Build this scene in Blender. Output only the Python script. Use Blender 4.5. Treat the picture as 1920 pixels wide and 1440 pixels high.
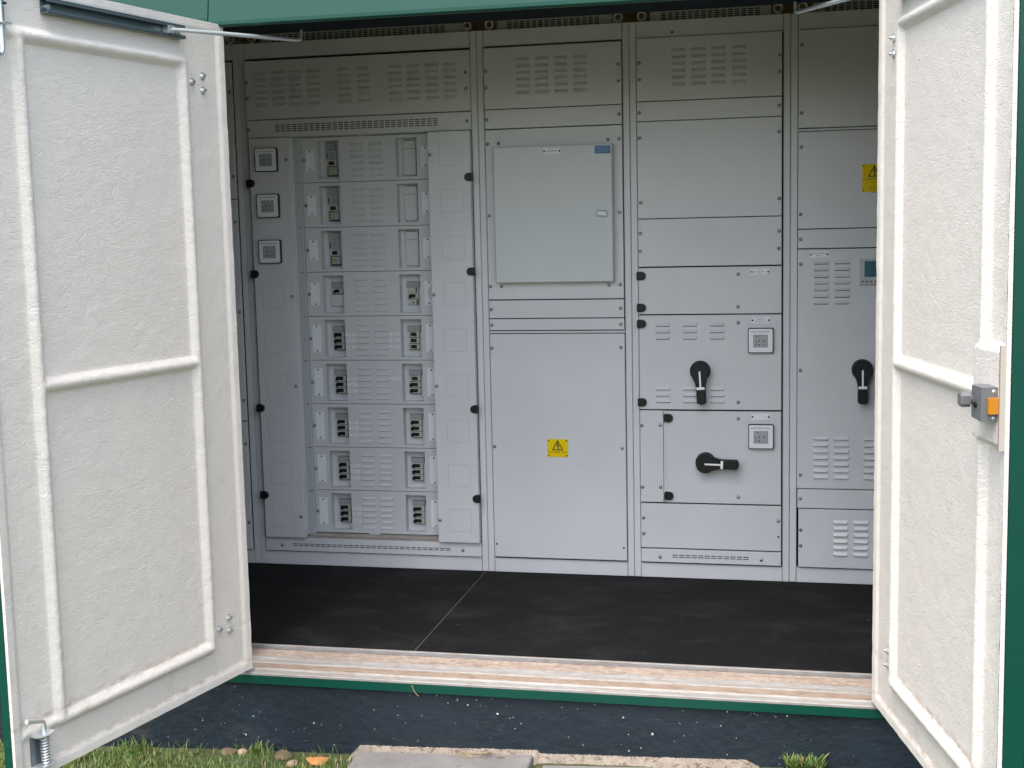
import bpy, bmesh, math, random
import numpy as np
from mathutils import Vector, Matrix

random.seed(7); np.random.seed(7)
sc = bpy.context.scene
for o in list(bpy.data.objects): bpy.data.objects.remove(o)
COL = sc.collection
PI = math.pi

# ------------------------------------------------------------------ camera
CAM = (2.1603, -4.9116, 1.3393)
YAW, PITCH, ROLL, FPX = 0.216375, -0.116448, -0.0218192, 2436.52
ca, sa, cb, sb = math.cos(YAW), math.sin(YAW), math.cos(PITCH), math.sin(PITCH)
fwd = Vector((-sa * cb, ca * cb, sb)); r0 = Vector((ca, sa, 0)); u0 = r0.cross(fwd)
cr, sr = math.cos(ROLL), math.sin(ROLL)
right = cr * r0 + sr * u0; up = -sr * r0 + cr * u0
cd = bpy.data.cameras.new("camera"); cam = bpy.data.objects.new("camera", cd); COL.objects.link(cam)
m = Matrix((right, up, -fwd)).transposed().to_4x4(); m.translation = Vector(CAM)
cam.matrix_world = m
cd.sensor_width = 36; cd.lens = FPX / 1920 * 36; cd.clip_start = 0.05; cd.clip_end = 2000
sc.camera = cam

# ------------------------------------------------------------------ light
SUN_EL, SUN_AZ = math.radians(66), math.radians(196)      # azimuth from +Y clockwise: behind the camera, a little to its left
w = bpy.data.worlds.new("World"); sc.world = w; w.use_nodes = True
nt = w.node_tree; nt.nodes.clear()
sky = nt.nodes.new("ShaderNodeTexSky"); sky.sky_type = 'NISHITA'; sky.sun_disc = False
sky.sun_elevation = SUN_EL; sky.sun_rotation = SUN_AZ
sky.air_density = 1.0; sky.dust_density = 4.0; sky.ozone_density = 1.0
hs = nt.nodes.new("ShaderNodeHueSaturation"); hs.inputs['Saturation'].default_value = 0.70
bg = nt.nodes.new("ShaderNodeBackground"); bg.inputs['Strength'].default_value = 0.15
wo = nt.nodes.new("ShaderNodeOutputWorld")
nt.links.new(sky.outputs[0], hs.inputs['Color']); nt.links.new(hs.outputs[0], bg.inputs[0]); nt.links.new(bg.outputs[0], wo.inputs[0])
sd = bpy.data.lights.new("sun", 'SUN'); sd.energy = 0.50; sd.angle = math.radians(35); sd.color = (1.0, 0.965, 0.91)
so = bpy.data.objects.new("sun", sd); COL.objects.link(so)
sdir = Vector((math.sin(SUN_AZ) * math.cos(SUN_EL), math.cos(SUN_AZ) * math.cos(SUN_EL), math.sin(SUN_EL)))
so.rotation_euler = sdir.to_track_quat('Z', 'Y').to_euler(); so.location = (0, -6, 8)
sc.view_settings.view_transform = 'Standard'; sc.view_settings.look = 'None'
sc.view_settings.gamma = 1; sc.view_settings.exposure = 1.62
sc.view_settings.use_curve_mapping = False

# ------------------------------------------------------------------ materials
def mat(name, col, rough=0.5, metal=0.0, spec=0.5, coat=0.0):
    m = bpy.data.materials.new(name); m.use_nodes = True
    b = m.node_tree.nodes['Principled BSDF']
    b.inputs['Base Color'].default_value = (*col, 1); b.inputs['Roughness'].default_value = rough
    b.inputs['Metallic'].default_value = metal; b.inputs['Specular IOR Level'].default_value = spec
    b.inputs['Coat Weight'].default_value = coat; b.inputs['Coat Roughness'].default_value = 0.12
    return m
class NT:
    """small node helper"""
    def __init__(s, m): s.t = m.node_tree; s.b = s.t.nodes['Principled BSDF']
    def n(s, typ, **kw):
        x = s.t.nodes.new(typ)
        for k, v in kw.items():
            if k in x.inputs: x.inputs[k].default_value = v
            else: setattr(x, k, v)
        return x
    def l(s, a, b): s.t.links.new(a, b)
    def coord(s, scale=(1, 1, 1), loc=(0, 0, 0), rot=(0, 0, 0)):
        tc = s.n('ShaderNodeTexCoord'); mp = s.n('ShaderNodeMapping')
        mp.inputs['Scale'].default_value = scale; mp.inputs['Location'].default_value = loc; mp.inputs['Rotation'].default_value = rot
        s.l(tc.outputs['Object'], mp.inputs['Vector']); return mp.outputs[0]
    def noise(s, vec, scale, detail=3, rough=0.5, dist=0.0):
        x = s.n('ShaderNodeTexNoise'); x.inputs['Scale'].default_value = scale; x.inputs['Detail'].default_value = detail
        x.inputs['Roughness'].default_value = rough; x.inputs['Distortion'].default_value = dist
        s.l(vec, x.inputs['Vector']); return x.outputs['Fac']
    def ramp(s, fac, stops):
        x = s.n('ShaderNodeValToRGB'); e = x.color_ramp.elements
        while len(e) > 1: e.remove(e[-1])
        e[0].position = stops[0][0]; c = stops[0][1]; e[0].color = (c, c, c, 1) if not isinstance(c, tuple) else (*c, 1)
        for p, c in stops[1:]:
            q = e.new(p); q.color = (c, c, c, 1) if not isinstance(c, tuple) else (*c, 1)
        s.l(fac, x.inputs[0]); return x.outputs[0]
    def math(s, op, a, b=None, c=None):
        x = s.n('ShaderNodeMath', operation=op)
        for i, v in enumerate((a, b, c)):
            if v is None: continue
            if hasattr(v, 'is_output'): s.l(v, x.inputs[i])
            else: x.inputs[i].default_value = v
        return x.outputs[0]
    def mix(s, fac, a, b, mode='MIX'):
        x = s.n('ShaderNodeMix', data_type='RGBA', blend_type=mode)
        for sock, v in ((x.inputs[0], fac), (x.inputs[6], a), (x.inputs[7], b)):
            if hasattr(v, 'is_output'): s.l(v, sock)
            elif isinstance(v, tuple): sock.default_value = (*v, 1)
            else: sock.default_value = v
        return x.outputs[2]
    def bump(s, h, strength, dist=0.002, normal=None):
        x = s.n('ShaderNodeBump'); x.inputs['Strength'].default_value = strength; x.inputs['Distance'].default_value = dist
        s.l(h, x.inputs['Height'])
        if normal is not None: s.l(normal, x.inputs['Normal'])
        s.l(x.outputs[0], s.b.inputs['Normal']); return x.outputs[0]
    def col(s, c): s.l(c, s.b.inputs['Base Color'])

def m_paint(name, c, rough=0.42, var=0.035, speck=True):
    m = mat(name, c, rough); t = NT(m); v = t.coord()
    n1 = t.noise(v, 2.3, 4, 0.6); n2 = t.noise(v, 40, 3)
    f = t.ramp(n1, [(0.3, 0.0), (0.72, 1.0)])
    a = tuple(x * (1 - var) for x in c); b = tuple(min(1, x * (1 + var)) for x in c)
    cc = t.mix(f, a, b)
    if speck:
        sm = t.ramp(t.noise(v, 55, 2, 0.5, 1.5), [(0.70, 0.0), (0.80, 1.0)])
        sm2 = t.math('MULTIPLY', sm, t.ramp(t.noise(v, 5, 2), [(0.52, 0.0), (0.68, 0.6)]))
        cc = t.mix(sm2, cc, tuple(x * 0.78 for x in c))
    t.col(cc)
    t.l(t.math('MULTIPLY_ADD', n2, 0.12, rough - 0.06), t.b.inputs['Roughness'])
    t.bump(t.noise(v, 900, 2), 0.12, 0.0006)
    return m
M = {}
M['paint'] = m_paint('grey_powder_coat', (0.605, 0.620, 0.640), 0.33, 0.05)
M['paint2'] = m_paint('enclosure_door_paint', (0.57, 0.60, 0.605), 0.30, 0.02)
M['inner_metal'] = m_paint('breaker_cover_paint', (0.57, 0.585, 0.60), 0.38)
M['gap'] = mat('dark_gap', (0.012, 0.012, 0.015), 0.8)
M['black'] = mat('black_plastic', (0.008, 0.008, 0.010), 0.42, 0, 0.35)
M['blackmat'] = mat('black_rivet', (0.008, 0.008, 0.009), 0.6)
M['white'] = mat('white_label_plate', (0.76, 0.79, 0.82), 0.35)
M['whitepaint'] = mat('white_pointer', (0.85, 0.86, 0.85), 0.4)
M['strip'] = mat('printed_label_tape', (0.74, 0.77, 0.77), 0.45)
M['ink'] = mat('grey_ink', (0.04, 0.043, 0.047), 0.6)
M['beige'] = mat('breaker_body', (0.46, 0.46, 0.41), 0.5)
M['blank'] = mat('breaker_blank', (0.30, 0.31, 0.31), 0.5)
M['relayface'] = mat('relay_face', (0.36, 0.37, 0.38), 0.45)
M['yellow'] = mat('warning_yellow', (0.78, 0.56, 0.0), 0.5, 0, 0.15)
M['blue'] = mat('blue_sticker', (0.01, 0.11, 0.30), 0.4)
M['palesticker'] = mat('pale_blue_sticker_print', (0.35, 0.50, 0.70), 0.4)
M['green_sticker'] = mat('green_rating_sticker', (0.28, 0.36, 0.16), 0.5)
M['lcd'] = mat('meter_screen', (0.06, 0.16, 0.22), 0.15)
M['meter'] = mat('meter_case', (0.45, 0.47, 0.45), 0.45)
M['brown_toggle'] = mat('brown_toggle_tip', (0.09, 0.03, 0.02), 0.4)
M['steel'] = mat('zinc_steel', (0.74, 0.77, 0.78), 0.34, 0.75)
M['screw'] = mat('screw_steel', (0.50, 0.50, 0.48), 0.25, 1.0)
M['galv'] = mat('galvanised_channel', (0.22, 0.26, 0.29), 0.38, 0.85)
M['lockgrey'] = mat('lock_grey', (0.16, 0.165, 0.17), 0.45, 0.2)
M['orange'] = mat('brass_latch', (0.50, 0.19, 0.004), 0.45)
M['clip'] = mat('clear_terminal_screen', (0.40, 0.43, 0.44), 0.12)
M['sealant'] = mat('purple_seam', (0.22, 0.12, 0.18), 0.6)
M['rubber'] = mat('black_seal', (0.012, 0.013, 0.018), 0.6)

def m_fibre():
    m = mat('white_fibreglass', (0.70, 0.69, 0.65), 0.58, 0, 0.35); t = NT(m); v = t.coord()
    # short crossing strands of the glass mat: ridged noise stretched in three directions
    def warp(vec, sc_, amt):
        nz = t.n('ShaderNodeTexNoise'); nz.inputs['Scale'].default_value = sc_; nz.inputs['Detail'].default_value = 2
        t.l(vec, nz.inputs['Vector'])
        vs = t.n('ShaderNodeVectorMath', operation='SUBTRACT'); t.l(nz.outputs['Color'], vs.inputs[0]); vs.inputs[1].default_value = (0.5, 0.5, 0.5)
        sc2 = t.n('ShaderNodeVectorMath', operation='SCALE'); t.l(vs.outputs[0], sc2.inputs[0]); sc2.inputs['Scale'].default_value = amt
        ad = t.n('ShaderNodeVectorMath', operation='ADD'); t.l(vec, ad.inputs[0]); t.l(sc2.outputs[0], ad.inputs[1]); return ad.outputs[0]
    wv = warp(v, 22, 0.05)
    hs_ = []
    for ang, sx in ((0.5, 23), (1.7, 19), (2.7, 27), (-.2, 17)):
        mp = t.n('ShaderNodeMapping'); mp.inputs['Rotation'].default_value = (0, ang, 0); mp.inputs['Scale'].default_value = (sx, sx, sx * 4.2)
        t.l(wv, mp.inputs['Vector'])
        n = t.noise(mp.outputs[0], 1.0, 2, 0.55, 0.4)
        a = t.math('ABSOLUTE', t.math('SUBTRACT', n, 0.5))
        hs_.append(t.ramp(a, [(0.0, 1.0), (0.05, 0.35), (0.13, 0.0)]))
    h = hs_[0]
    for q in hs_[1:]: h = t.math('MAXIMUM', h, q)
    patch = t.ramp(t.noise(v, 9, 3), [(0.3, 0.35), (0.65, 1.0)])
    h = t.math('MULTIPLY', h, patch)
    soft = t.noise(v, 110, 3, 0.6, 0.8)
    hh = t.math('ADD', t.math('MULTIPLY', h, 0.55), t.math('MULTIPLY', soft, 0.5))
    t.bump(hh, 0.44, 0.0052)
    # base colour: off-white, slightly yellower where resin is thick, faint grime and brown smears
    n1 = t.noise(v, 3.5, 4, 0.6)
    c1 = t.mix(t.ramp(n1, [(0.35, 0.0), (0.7, 1.0)]), (0.735, 0.690, 0.628), (0.710, 0.673, 0.622))
    c1 = t.mix(t.math('MULTIPLY', h, 0.16), c1, (0.84, 0.80, 0.74))
    fl = t.math('MULTIPLY', t.ramp(t.noise(v, 60, 2, 0.5, 2), [(0.70, 0.0), (0.76, 1.0)]), t.ramp(t.noise(v, 7, 2), [(0.5, 0.0), (0.65, 0.5)]))
    c1 = t.mix(fl, c1, (0.42, 0.38, 0.34))
    br = t.math('MULTIPLY', t.ramp(t.noise(v, 4.3, 3, 0.55, 0.4), [(0.66, 0.0), (0.76, 0.42)]), t.ramp(t.noise(v, 38, 3, 0.7), [(0.40, 0.0), (0.66, 1.0)]))
    c1 = t.mix(br, c1, (0.50, 0.34, 0.24))
    # dirt settled on upward ledges (low edge of the panel, top of the bottom and middle ribs)
    g = t.n('ShaderNodeTexCoord'); sp = t.n('ShaderNodeSeparateXYZ'); t.l(g.outputs['Object'], sp.inputs[0])
    z = sp.outputs['Z']
    def band(z0, wdt):
        d = t.math('ABSOLUTE', t.math('SUBTRACT', z, z0))
        return t.ramp(t.math('DIVIDE', d, wdt), [(0.0, 1.0), (1.0, 0.0)])
    b = t.math('MAXIMUM', band(0.018, 0.010), t.math('MULTIPLY', band(0.136, 0.016), 0.85))
    b = t.math('MAXIMUM', b, t.math('MULTIPLY', band(0.998, 0.014), 0.22))
    dn = t.ramp(t.noise(t.coord((1, 1, 2.2)), 26, 4, 0.7), [(0.42, 0.0), (0.62, 1.0)])
    dn2 = t.ramp(t.noise(v, 3, 3), [(0.32, 0.15), (0.6, 1.0)])
    bb = t.math('MULTIPLY', t.math('MULTIPLY', b, dn), dn2)
    c1 = t.mix(t.math('MULTIPLY', bb, 0.8), c1, (0.40, 0.26, 0.19))
    t.col(c1); return m
M['fibre'] = m_fibre()

M['rawedge'] = mat('raw_resin_edge', (0.46, 0.42, 0.34), 0.7)
def m_green():
    m = mat('green_cladding_paint', (0.003, 0.085, 0.052), 0.32, 0, 0.38, 0.0); t = NT(m); v = t.coord()
    sc_ = t.math('MULTIPLY', t.ramp(t.noise(t.coord((1, 1, 0.2)), 60, 3, 0.6, 1.0), [(0.70, 0.0), (0.74, 1.0)]), t.ramp(t.noise(v, 3, 2), [(0.5, 0.0), (0.7, 0.5)]))
    c = t.mix(t.noise(v, 3, 3), (0.002, 0.050, 0.033), (0.003, 0.066, 0.044))
    t.col(t.mix(sc_, c, (0.12, 0.24, 0.19)))
    t.bump(t.noise(v, 420, 2), 0.15, 0.0008); return m
M['green'] = m_green()

def m_plinth():
    m = mat('navy_painted_concrete', (0.018, 0.027, 0.038), 0.50, 0, 0.3); t = NT(m); v = t.coord()
    big = t.noise(v, 5, 5, 0.6)
    c = t.mix(big, (0.0095, 0.0165, 0.0235), (0.021, 0.031, 0.041))
    st = t.ramp(t.noise(t.coord((3, 3, 26), rot=(0, 0.16, 0)), 7, 4, 0.7), [(0.60, 0.0), (0.78, 1.0)])
    c = t.mix(t.math('MULTIPLY', st, t.ramp(t.noise(v, 3, 2), [(0.38, 0.0), (0.62, 0.6)])), c, (0.13, 0.15, 0.16))
    mud = t.ramp(t.noise(t.coord((1, 1, 2)), 6, 5, 0.7), [(0.52, 0.0), (0.75, 0.5)])
    g0 = t.n('ShaderNodeTexCoord'); s0 = t.n('ShaderNodeSeparateXYZ'); t.l(g0.outputs['Object'], s0.inputs[0])
    low = t.ramp(t.math('ADD', s0.outputs['Z'], 0.30), [(0.0, 1.0), (0.10, 0.0)])
    c = t.mix(t.math('MULTIPLY', mud, low), c, (0.16, 0.13, 0.10))
    for scale, thr, kk in ((34, 0.12, 0.91), (80, 0.16, 0.88), (17, 0.075, 0.90)):
        vo = t.n('ShaderNodeTexVoronoi'); vo.inputs['Scale'].default_value = scale
        nz = t.n('ShaderNodeTexNoise'); nz.inputs['Scale'].default_value = 120; t.l(v, nz.inputs['Vector'])
        mx = t.n('ShaderNodeMix', data_type='RGBA'); mx.inputs[0].default_value = 0.012; t.l(v, mx.inputs[6]); t.l(nz.outputs['Color'], mx.inputs[7])
        t.l(mx.outputs[2], vo.inputs['Vector'])
        d = t.ramp(vo.outputs['Distance'], [(thr * 0.75, 1.0), (thr, 0.0)])
        sp = t.n('ShaderNodeSeparateColor'); t.l(vo.outputs['Color'], sp.inputs[0])
        pick = t.math('GREATER_THAN', sp.outputs[0], kk)
        clump = t.ramp(t.noise(v, 4.5, 2), [(0.42, 0.0), (0.56, 1.0)])
        c = t.mix(t.math('MULTIPLY', t.math('MULTIPLY', d, pick), clump), c, (0.55, 0.55, 0.47))
    g = t.n('ShaderNodeTexCoord'); sp = t.n('ShaderNodeSeparateXYZ'); t.l(g.outputs['Object'], sp.inputs[0])
    edge = t.ramp(sp.outputs['Z'], [(0.0, 0.0), (1.0, 0.0)])
    t.col(c)
    t.bump(t.math('ADD', t.noise(v, 26, 4, 0.65), t.math('MULTIPLY', st, -0.3)), 0.9, 0.006); return m
M['navy'] = m_plinth()

def m_floor():
    m = mat('black_rubber_floor', (0.012, 0.012, 0.013), 0.75, 0, 0.12); t = NT(m); v = t.coord()
    d = t.ramp(t.noise(t.coord((1, 1.6, 1)), 4, 5, 0.7, 0.5), [(0.48, 0.0), (0.8, 1.0)])
    d2 = t.ramp(t.noise(v, 160, 2), [(0.4, 0.2), (0.75, 1.0)])
    c = t.mix(t.math('MULTIPLY', t.math('MULTIPLY', d, d2), 0.55), (0.0065, 0.0065, 0.0075), (0.075, 0.073, 0.072))
    fl = t.ramp(t.noise(v, 48, 2, 0.5, 1.5), [(0.755, 0.0), (0.775, 1.0)])
    c = t.mix(t.math('MULTIPLY', fl, 0.5), c, (0.25, 0.24, 0.21))
    t.col(c); t.bump(t.noise(v, 500, 2), 0.3, 0.001)
    return m
M['floor'] = m_floor()

def m_streak(name, a, b, c3, rough, metal, sx=(1.5, 14, 14)):
    m = mat(name, a, rough, metal); t = NT(m); v = t.coord(sx)
    n = t.noise(v, 6, 5, 0.65, 0.3); n2 = t.noise(t.coord((1.2, 4, 4)), 15, 6, 0.75, 0.8)
    c = t.mix(t.ramp(n, [(0.35, 0.0), (0.68, 1.0)]), a, b)
    c = t.mix(t.ramp(n2, [(0.46, 0.0), (0.66, 0.85)]), c, c3)
    t.col(c); t.bump(n, 0.4, 0.002); return m
M['pink'] = m_streak('dusty_grp_sill', (0.31, 0.245, 0.20), (0.44, 0.37, 0.315), (0.19, 0.13, 0.10), 0.85, 0.0, (10, 12, 12))
M['alu'] = m_streak('aluminium_threshold', (0.29, 0.285, 0.28), (0.38, 0.365, 0.345), (0.27, 0.215, 0.175), 0.6, 0.1)
M['aludirt'] = m_streak('dusty_threshold_channel', (0.35, 0.29, 0.24), (0.32, 0.235, 0.175), (0.19, 0.12, 0.085), 0.6, 0.1)
M['dirtgap'] = m_streak('dusty_ledge', (0.34, 0.32, 0.30), (0.40, 0.38, 0.35), (0.24, 0.19, 0.16), 0.8, 0.0)

def m_noise(name, a, b, scale, rough=0.8, bump=0.5, bd=0.004, det=6, c3=None, thr=0.62):
    m = mat(name, a, rough); t = NT(m); v = t.coord()
    n = t.noise(v, scale, det, 0.65)
    c = t.mix(t.ramp(n, [(0.35, 0.0), (0.68, 1.0)]), a, b)
    if c3: c = t.mix(t.ramp(t.noise(v, scale * 2.7, 4, 0.6, 0.6), [(thr, 0.0), (thr + 0.08, 0.8)]), c, c3)
    t.col(c); t.bump(t.noise(v, scale * 6, 4, 0.6), bump, bd); return m
M['ply'] = m_noise('plywood_lining', (0.46, 0.33, 0.16), (0.56, 0.42, 0.22), 4, 0.7, 0.1)
M['cream'] = m_noise('cream_grp_wall', (0.70, 0.67, 0.60), (0.74, 0.71, 0.64), 4, 0.6, 0.1)
M['ceiling'] = m_noise('cream_ceiling', (0.74, 0.66, 0.50), (0.78, 0.70, 0.54), 4, 0.6, 0.1)
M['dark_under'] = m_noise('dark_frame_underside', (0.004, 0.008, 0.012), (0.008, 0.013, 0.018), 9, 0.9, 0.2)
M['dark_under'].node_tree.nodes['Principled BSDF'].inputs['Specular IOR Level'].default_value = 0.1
M['slab'] = m_noise('grey_paving_concrete', (0.165, 0.16, 0.157), (0.235, 0.228, 0.222), 7, 0.85, 0.4, 0.002, 6, (0.14, 0.13, 0.125))
M['footing'] = m_noise('pale_footing_mortar', (0.24, 0.205, 0.17), (0.37, 0.32, 0.26), 22, 0.95, 1.0, 0.008, 6, (0.12, 0.08, 0.055), 0.54)
M['soil'] = m_noise('lawn_soil', (0.050, 0.060, 0.022), (0.075, 0.095, 0.030), 14, 0.95, 1.0, 0.01, 6, (0.16, 0.11, 0.075), 0.60)
M['stone_pink'] = m_noise('pink_stone', (0.40, 0.25, 0.19), (0.50, 0.35, 0.28), 22, 0.85, 0.5)
M['stone_brown'] = m_noise('brown_earth_clod', (0.11, 0.08, 0.05), (0.22, 0.16, 0.10), 30, 0.95, 1.0, 0.006)
M['leaf'] = m_noise('orange_dry_leaf', (0.42, 0.17, 0.05), (0.55, 0.27, 0.09), 60, 0.7, 0.3)
M['straw'] = mat('straw', (0.42, 0.33, 0.16), 0.8)
def m_grass():
    m = mat('grass_blades', (0.08, 0.16, 0.03), 0.55); t = NT(m)
    oi = t.n('ShaderNodeAttribute', attribute_name='tint'); 
    t.col(t.mix(oi.outputs['Fac'], (0.055, 0.120, 0.018), (0.165, 0.245, 0.048)))
    for_ = t.ramp(t.math('SUBTRACT', oi.outputs['Fac'], 0.5), [(0.8, 0.0), (0.9, 1.0)]); t.col(t.mix(for_, t.b.inputs['Base Color'].links[0].from_socket, (0.36, 0.29, 0.13)))
    t.b.inputs['Subsurface Weight'].default_value = 0.0
    t.b.inputs['Transmission Weight'].default_value = 0.0
    return m
M['grass'] = m_grass()

# ------------------------------------------------------------------ mesh helpers
def tag(o, label=None, cat=None, group=None, kind=None):
    if label: o['label'] = label
    if cat: o['category'] = cat
    if group: o['group'] = group
    if kind: o['kind'] = kind
    return o
def thing(name, label, cat, loc=(0, 0, 0), rotz=0, group=None):
    o = bpy.data.objects.new(name, None); COL.objects.link(o); o.empty_display_size = 0.05
    o.location = loc; o.rotation_euler = (0, 0, rotz); tag(o, label, cat, group); return o
class MB:
    """collects geometry with material slots"""
    def __init__(s): s.v = []; s.f = []; s.mi = []; s.mats = []; s.smooth = []
    def slot(s, m):
        if m not in s.mats: s.mats.append(m)
        return s.mats.index(m)
    def add(s, vs, fs, m, smooth=False):
        b = len(s.v); s.v += [tuple(v) for v in vs]; i = s.slot(m)
        for f in fs: s.f.append(tuple(b + k for k in f)); s.mi.append(i); s.smooth.append(smooth)
        return s
    def box(s, x0, x1, y0, y1, z0, z1, m, ch=0.0):
        """box; ch chamfers the edges of the y0 (front) face"""
        if ch <= 0:
            vs = [(x0, y0, z0), (x1, y0, z0), (x1, y0, z1), (x0, y0, z1), (x0, y1, z0), (x1, y1, z0), (x1, y1, z1), (x0, y1, z1)]
            fs = [(0, 1, 2, 3), (5, 4, 7, 6), (4, 0, 3, 7), (1, 5, 6, 2), (3, 2, 6, 7), (4, 5, 1, 0)]
            return s.add(vs, fs, m)
        c = ch
        vs = [(x0 + c, y0, z0 + c), (x1 - c, y0, z0 + c), (x1 - c, y0, z1 - c), (x0 + c, y0, z1 - c),
              (x0, y0 + c, z0), (x1, y0 + c, z0), (x1, y0 + c, z1), (x0, y0 + c, z1),
              (x0, y1, z0), (x1, y1, z0), (x1, y1, z1), (x0, y1, z1)]
        fs = [(0, 1, 2, 3), (4, 5, 1, 0), (5, 6, 2, 1), (6, 7, 3, 2), (7, 4, 0, 3),
              (8, 9, 5, 4), (9, 10, 6, 5), (10, 11, 7, 6), (11, 8, 4, 7), (9, 8, 11, 10)]
        return s.add(vs, fs, m)
    def louvre(s, x0, x1, z, y, m, h=0.0112, d=0.0074, e=0.0055, dark=True):
        """hooded louvre: flush at the top, standing proud at the bottom"""
        zt, zb = z + h / 2, z - h / 2; q = 0.0025
        vs = [(x0, y, zt), (x1, y, zt), (x1 - e, y - d, zb), (x0 + e, y - d, zb), (x1 - e * .5, y, zb - q), (x0 + e * .5, y, zb - q)]
        s.add(vs, [(0, 3, 2, 1), (1, 2, 4), (0, 5, 3), ], m)
        s.add([vs[3], vs[2], vs[4], vs[5]], [(0, 3, 2, 1)], M['gap'] if dark else m)
        return s
    def slots(s, x0, n, px, wdt, zs, hgt, y, m):
        for z in zs:
            for i in range(n):
                a = x0 + i * px
                s.box(a, a + wdt, y - 0.0004, y + 0.001, z - hgt / 2, z + hgt / 2, m)
        return s
    def cyl(s, c, ax, r, l, m, n=16, r2=None, smooth=True, caps=True):
        ax = Vector(ax).normalized(); a = ax.orthogonal().normalized(); b = ax.cross(a); c = Vector(c); r2 = r if r2 is None else r2
        vs = [c + (a * math.cos(t) + b * math.sin(t)) * r for t in [2 * PI * i / n for i in range(n)]]
        vs += [c + ax * l + (a * math.cos(t) + b * math.sin(t)) * r2 for t in [2 * PI * i / n for i in range(n)]]
        s.add(vs, [(i, (i + 1) % n, n + (i + 1) % n, n + i) for i in range(n)], m, smooth)
        if caps:
            s.add(vs[:n], [tuple(range(n))[::-1]], m); s.add(vs[n:], [tuple(range(n))], m)
        return s
    def dome(s, c, ax, r, h, m, n=12, k=4):
        ax = Vector(ax).normalized(); a = ax.orthogonal().normalized(); b = ax.cross(a); c = Vector(c); vs = []
        for j in range(k):
            t = j / k * PI / 2
            for i in range(n):
                u = 2 * PI * i / n; vs.append(c + (a * math.cos(u) + b * math.sin(u)) * r * math.cos(t) + ax * h * math.sin(t))
        vs.append(c + ax * h); fs = []
        for j in range(k - 1):
            for i in range(n): fs.append((j * n + i, j * n + (i + 1) % n, (j + 1) * n + (i + 1) % n, (j + 1) * n + i))
        for i in range(n): fs.append(((k - 1) * n + i, (k - 1) * n + (i + 1) % n, k * n))
        return s.add(vs, fs, m, True)
    def tube(s, pts, r, m, n=10):
        pts = [Vector(p) for p in pts]; rings = []; ref = None
        for i, p in enumerate(pts):
            d = (pts[min(i + 1, len(pts) - 1)] - pts[max(i - 1, 0)]).normalized()
            if ref is None: ref = d.orthogonal().normalized()
            a = (ref - d * ref.dot(d)).normalized(); ref = a; b = d.cross(a)
            rr = r[i] if isinstance(r, (list, tuple)) else r
            rings.append([p + (a * math.cos(t) + b * math.sin(t)) * rr for t in [2 * PI * k / n for k in range(n)]])
        vs = [v for g in rings for v in g]; fs = []
        for j in range(len(pts) - 1):
            for k in range(n): fs.append((j * n + k, j * n + (k + 1) % n, (j + 1) * n + (k + 1) % n, (j + 1) * n + k))
        s.add(vs, fs, m, True)
        s.add(rings[0], [tuple(range(n))[::-1]], m); s.add(rings[-1], [tuple(range(n))], m); return s
    def torus(s, c, R, r, m, n=24, k=8, axis='y'):
        vs = []; fs = []
        for i in range(n):
            t = 2 * PI * i / n
            for j in range(k):
                p = 2 * PI * j / k; q = R + r * math.cos(p)
                vs.append((c[0] + q * math.cos(t), c[1] + r * math.sin(p), c[2] + q * math.sin(t)))
        for i in range(n):
            for j in range(k): fs.append((i * k + j, ((i + 1) % n) * k + j, ((i + 1) % n) * k + (j + 1) % k, i * k + (j + 1) % k))
        return s.add(vs, fs, m, True)
    def prism(s, pts, y0, y1, m, ch=0.0, smooth=False):
        """xz outline (counter-clockwise seen from -y) extruded from y1 (back) to y0 (front)"""
        n = len(pts); P2 = [Vector((p[0], p[1])) for p in pts]
        back = [(p.x, y1, p.y) for p in P2]
        if ch > 0:
            cx = sum((p.x for p in P2)) / n; cz = sum((p.y for p in P2)) / n; ins = []
            for i, p in enumerate(P2):
                d1 = (P2[(i + 1) % n] - p).normalized(); d0 = (p - P2[i - 1]).normalized()
                nn = (Vector((-d1.y, d1.x)) + Vector((-d0.y, d0.x)))
                if nn.length < 1e-6: nn = Vector((cx, cz)) - p
                nn = nn.normalized(); ins.append(p + nn * ch)
            mid = [(p.x, y0 + ch, p.y) for p in P2]; front = [(p.x, y0, p.y) for p in ins]
            vs = back + mid + front
            fs = [(i, (i + 1) % n, n + (i + 1) % n, n + i) for i in range(n)] + [(n + i, n + (i + 1) % n, 2 * n + (i + 1) % n, 2 * n + i) for i in range(n)]
            s.add(vs, fs, m, smooth); s.add(front, [tuple(range(n))], m)
        else:
            front = [(p.x, y0, p.y) for p in P2]
            s.add(back + front, [(i, (i + 1) % n, n + (i + 1) % n, n + i) for i in range(n)], m, smooth); s.add(front, [tuple(range(n))], m)
        s.add(back, [tuple(range(n))[::-1]], m); return s
    def text(s, txt, x, y, z, size, m, align='CENTER', rot=0.0, width=None):
        """flat text on an xz plane facing -y, centred at x, z"""
        cu = bpy.data.curves.new('t', 'FONT'); cu.body = txt; cu.size = size; cu.align_x = align; cu.align_y = 'CENTER'; cu.resolution_u = 2
        ob = bpy.data.objects.new('t', cu); COL.objects.link(ob)
        dg = bpy.context.evaluated_depsgraph_get(); me = bpy.data.meshes.new_from_object(ob.evaluated_get(dg))
        vs = [v.co.copy() for v in me.vertices]; fs = [tuple(p.vertices) for p in me.polygons]
        bpy.data.objects.remove(ob); bpy.data.curves.remove(cu); bpy.data.meshes.remove(me)
        if not vs: return s
        k = 1.0
        if width:
            wd = max(v.x for v in vs) - min(v.x for v in vs); k = width / wd
        c, sn = math.cos(rot), math.sin(rot)
        out = []
        for v in vs:
            a, b = v.x * k, v.y
            out.append((x + a * c - b * sn, y, z + a * sn + b * c))
        return s.add(out, fs, m)
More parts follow.
